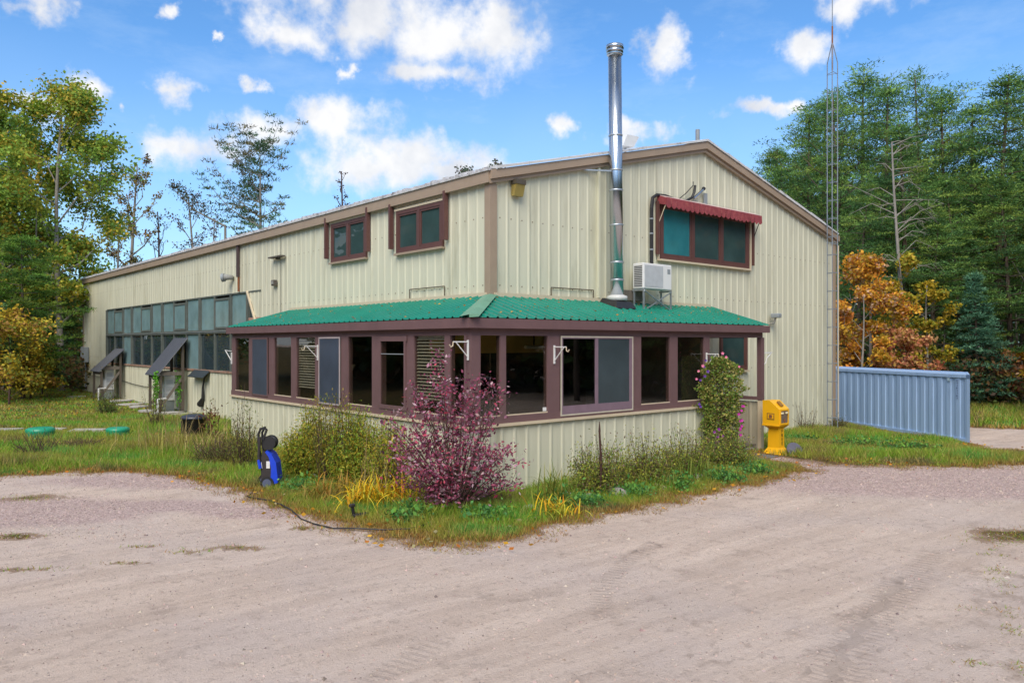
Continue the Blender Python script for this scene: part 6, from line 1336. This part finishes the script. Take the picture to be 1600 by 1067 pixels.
# bright green vines down the posts of the taller lean-to
rn = np.random.default_rng(8); LPp = []
for (yy, xx) in ((ya_+.05, -1.2), (ya_+.3, -1.1), (ya_+.1, -.35)):
    for _ in range(260): LPp.append((xx+rn.normal(0, .06), yy+rn.normal(0, .05), .15+rn.random()**.7*1.5))
e = empty('vine', (-1.2, ya_, 0), 'bright green vine hanging down the posts of the taller lean-to', 'vine'); soup('foliage', leaf_quads(np.array(LPp)-np.array([-1.2, ya_, 0]), .10, -.3, .5), 4, palette(len(LPp), [(.13,.40,.03),(.20,.50,.05),(.10,.26,.03)]), LEAF, e); limb_set([([(0, .05, 0), (0, .08, 1.6)], [.02, .01])]).build('stems', TWIG, e)
# flowering vine on the doorway post
vx_, vy_ = on_y(1128, -D2-.35), -D2-.35; rn = np.random.default_rng(12); LPp = []; FP_ = []; FC = []
Dv = (vx_-CAM[0])*FW[0]+(vy_-CAM[1])*FW[1]
prof_px = [(560,1108,1140),(575,1096,1158),(595,1087,1165),(620,1085,1164),(645,1090,1162),(665,1094,1160),(685,1096,1156),(705,1096,1152)]
for _ in range(9500):
    py = rn.uniform(558, 712); l_ = np.interp(py, [q[0] for q in prof_px], [q[1] for q in prof_px]); r2_ = np.interp(py, [q[0] for q in prof_px], [q[2] for q in prof_px]); px = (l_+r2_)/2+(r2_-l_)/2*rn.uniform(-1, 1)*(.82+.2*rn.random()+.16*math.sin(py*.21)+.08*math.sin(py*.5)); v = rn.uniform(-.3, .3)
    q = at_d(px, Dv+v); 
    if q[1] > -D2-.06: q = (q[0], -D2-.06-rn.random()*.1, 0)
    LPp.append((q[0]-vx_, q[1]-vy_, hgt(py, Dv+v)))
st = [([np.array([rn.normal(0, .06), rn.normal(0, .06), 0]), np.array([rn.normal(0, .12), rn.normal(0, .08), 1.1]), np.array([rn.normal(0, .3), rn.normal(0, .15), 2.3])], [.012, .009, .004]) for _ in range(14)]
fv = stems_and_leaves('flowering_vine', (vx_, vy_), 'bushy flowering vine with pink and violet blooms beside the porch doorway', 'vine', st, LPp, .065, [(.22,.27,.05),(.33,.31,.07),(.14,.22,.04),(.42,.36,.12),(.17,.30,.05)], aspect=.5, kq='foliage')
fl = [(1098,572,1),(1103,575,0),(1108,578,0),(1090,583,1),(1085,590,1),(1100,589,0),(1131,553,1),(1137,556,1),(1094,597,0)]+[(1157+3*math.sin(q), 632+q*4.6, 2) for q in range(12)]+[(1122+4*math.sin(q*2), 668+q*4, 3) for q in range(8)]+[(1093,630,0),(1092,638,0),(1152,570,1),(1103,566,0)]
for i, (px, py, kf) in enumerate(fl):
    px += 3*math.sin(i*5.1); py += 3*math.sin(i*3.7); q = at_d(px, Dv-.33); m_ = MB(local=True); c = Vector((q[0]-vx_, q[1]-vy_, hgt(py, Dv-.33))); rr2 = random.Random(i); s = .033+.012*rr2.random()
    up = Vector((-FW[0], -FW[1], .3)).normalized(); a_ = up.orthogonal().normalized(); b2 = up.cross(a_)
    ring = [c+(a_*math.cos(t_*math.pi/5)+b2*math.sin(t_*math.pi/5))*s*(1 if t_ % 2 == 0 else .62)+up*.02 for t_ in range(10)]
    for t_ in range(10): m_.poly([c, ring[t_], ring[(t_+1) % 10]])
    m_.build('flower', [mat('violet_petal', (.12, .035, .30), .6), mat('pink_petal', (.70, .22, .36), .6), mat('magenta_petal', (.50, .04, .34), .6), mat('purple_petal', (.26, .03, .30), .6)][kf], fv)
# dry brown stalk standing against the ribbed wall
x, y = G(938, 778); m_ = MB(); m_.tube([(x, y, 0), (x+.02, y, .6), (x, y+.02, 1.15)], [.012, .022, .018], 7); m_.tube([(x, y+.02, 1.15), (x, y+.02, 1.33)], [.022, .006], 7); tag(m_.build('dry_stalk', mat('dark_seed_head', (.06, .025, .02), .9, .3, 20)), 'tall dark brown seed stalk in front of the ribbed porch wall', 'stalk')

# ------------------------------------------------------------ inside the porch
t_ = empty('storage_box', (2.9, -.55, .15), 'pale cardboard box standing inside behind the sliding window', 'box'); MB().bbox((2.9, -.5, .15), .7, .5, 1.5, .01).build('box', mat('cardboard', (.42, .33, .24), .8), t_); MB().box(2.7, 2.82, -.762, -.755, 1.3, 1.42).build('label_sticker', WHITE, t_)
lm = empty('tube_lamp', (.9, -.5, 2.6), 'short pale tube lamp hanging inside the porch near its corner', 'lamp'); MB().tube([(.5, -.5, 2.62), (1.0, -.5, 2.62)], .035, 8).build('tube', mat('cream_tube', (.8, .75, .5), .4), lm); MB().bar((.75, -.5, 2.66), (.75, -.5, 3.0), .02).build('hanger', BLACK, lm)
ob = empty('workbench', (4.6, -.6, .15), 'dim wooden bench inside behind the right hand porch windows', 'bench'); MB().box(4.0, 5.6, -.75, -.2, .95, 1.02).build('top', WOOD, ob)
for x in (4.1, 5.5): MB().box(x-.04, x+.04, -.7, -.62, .15, .948).build('leg', WOOD, ob)
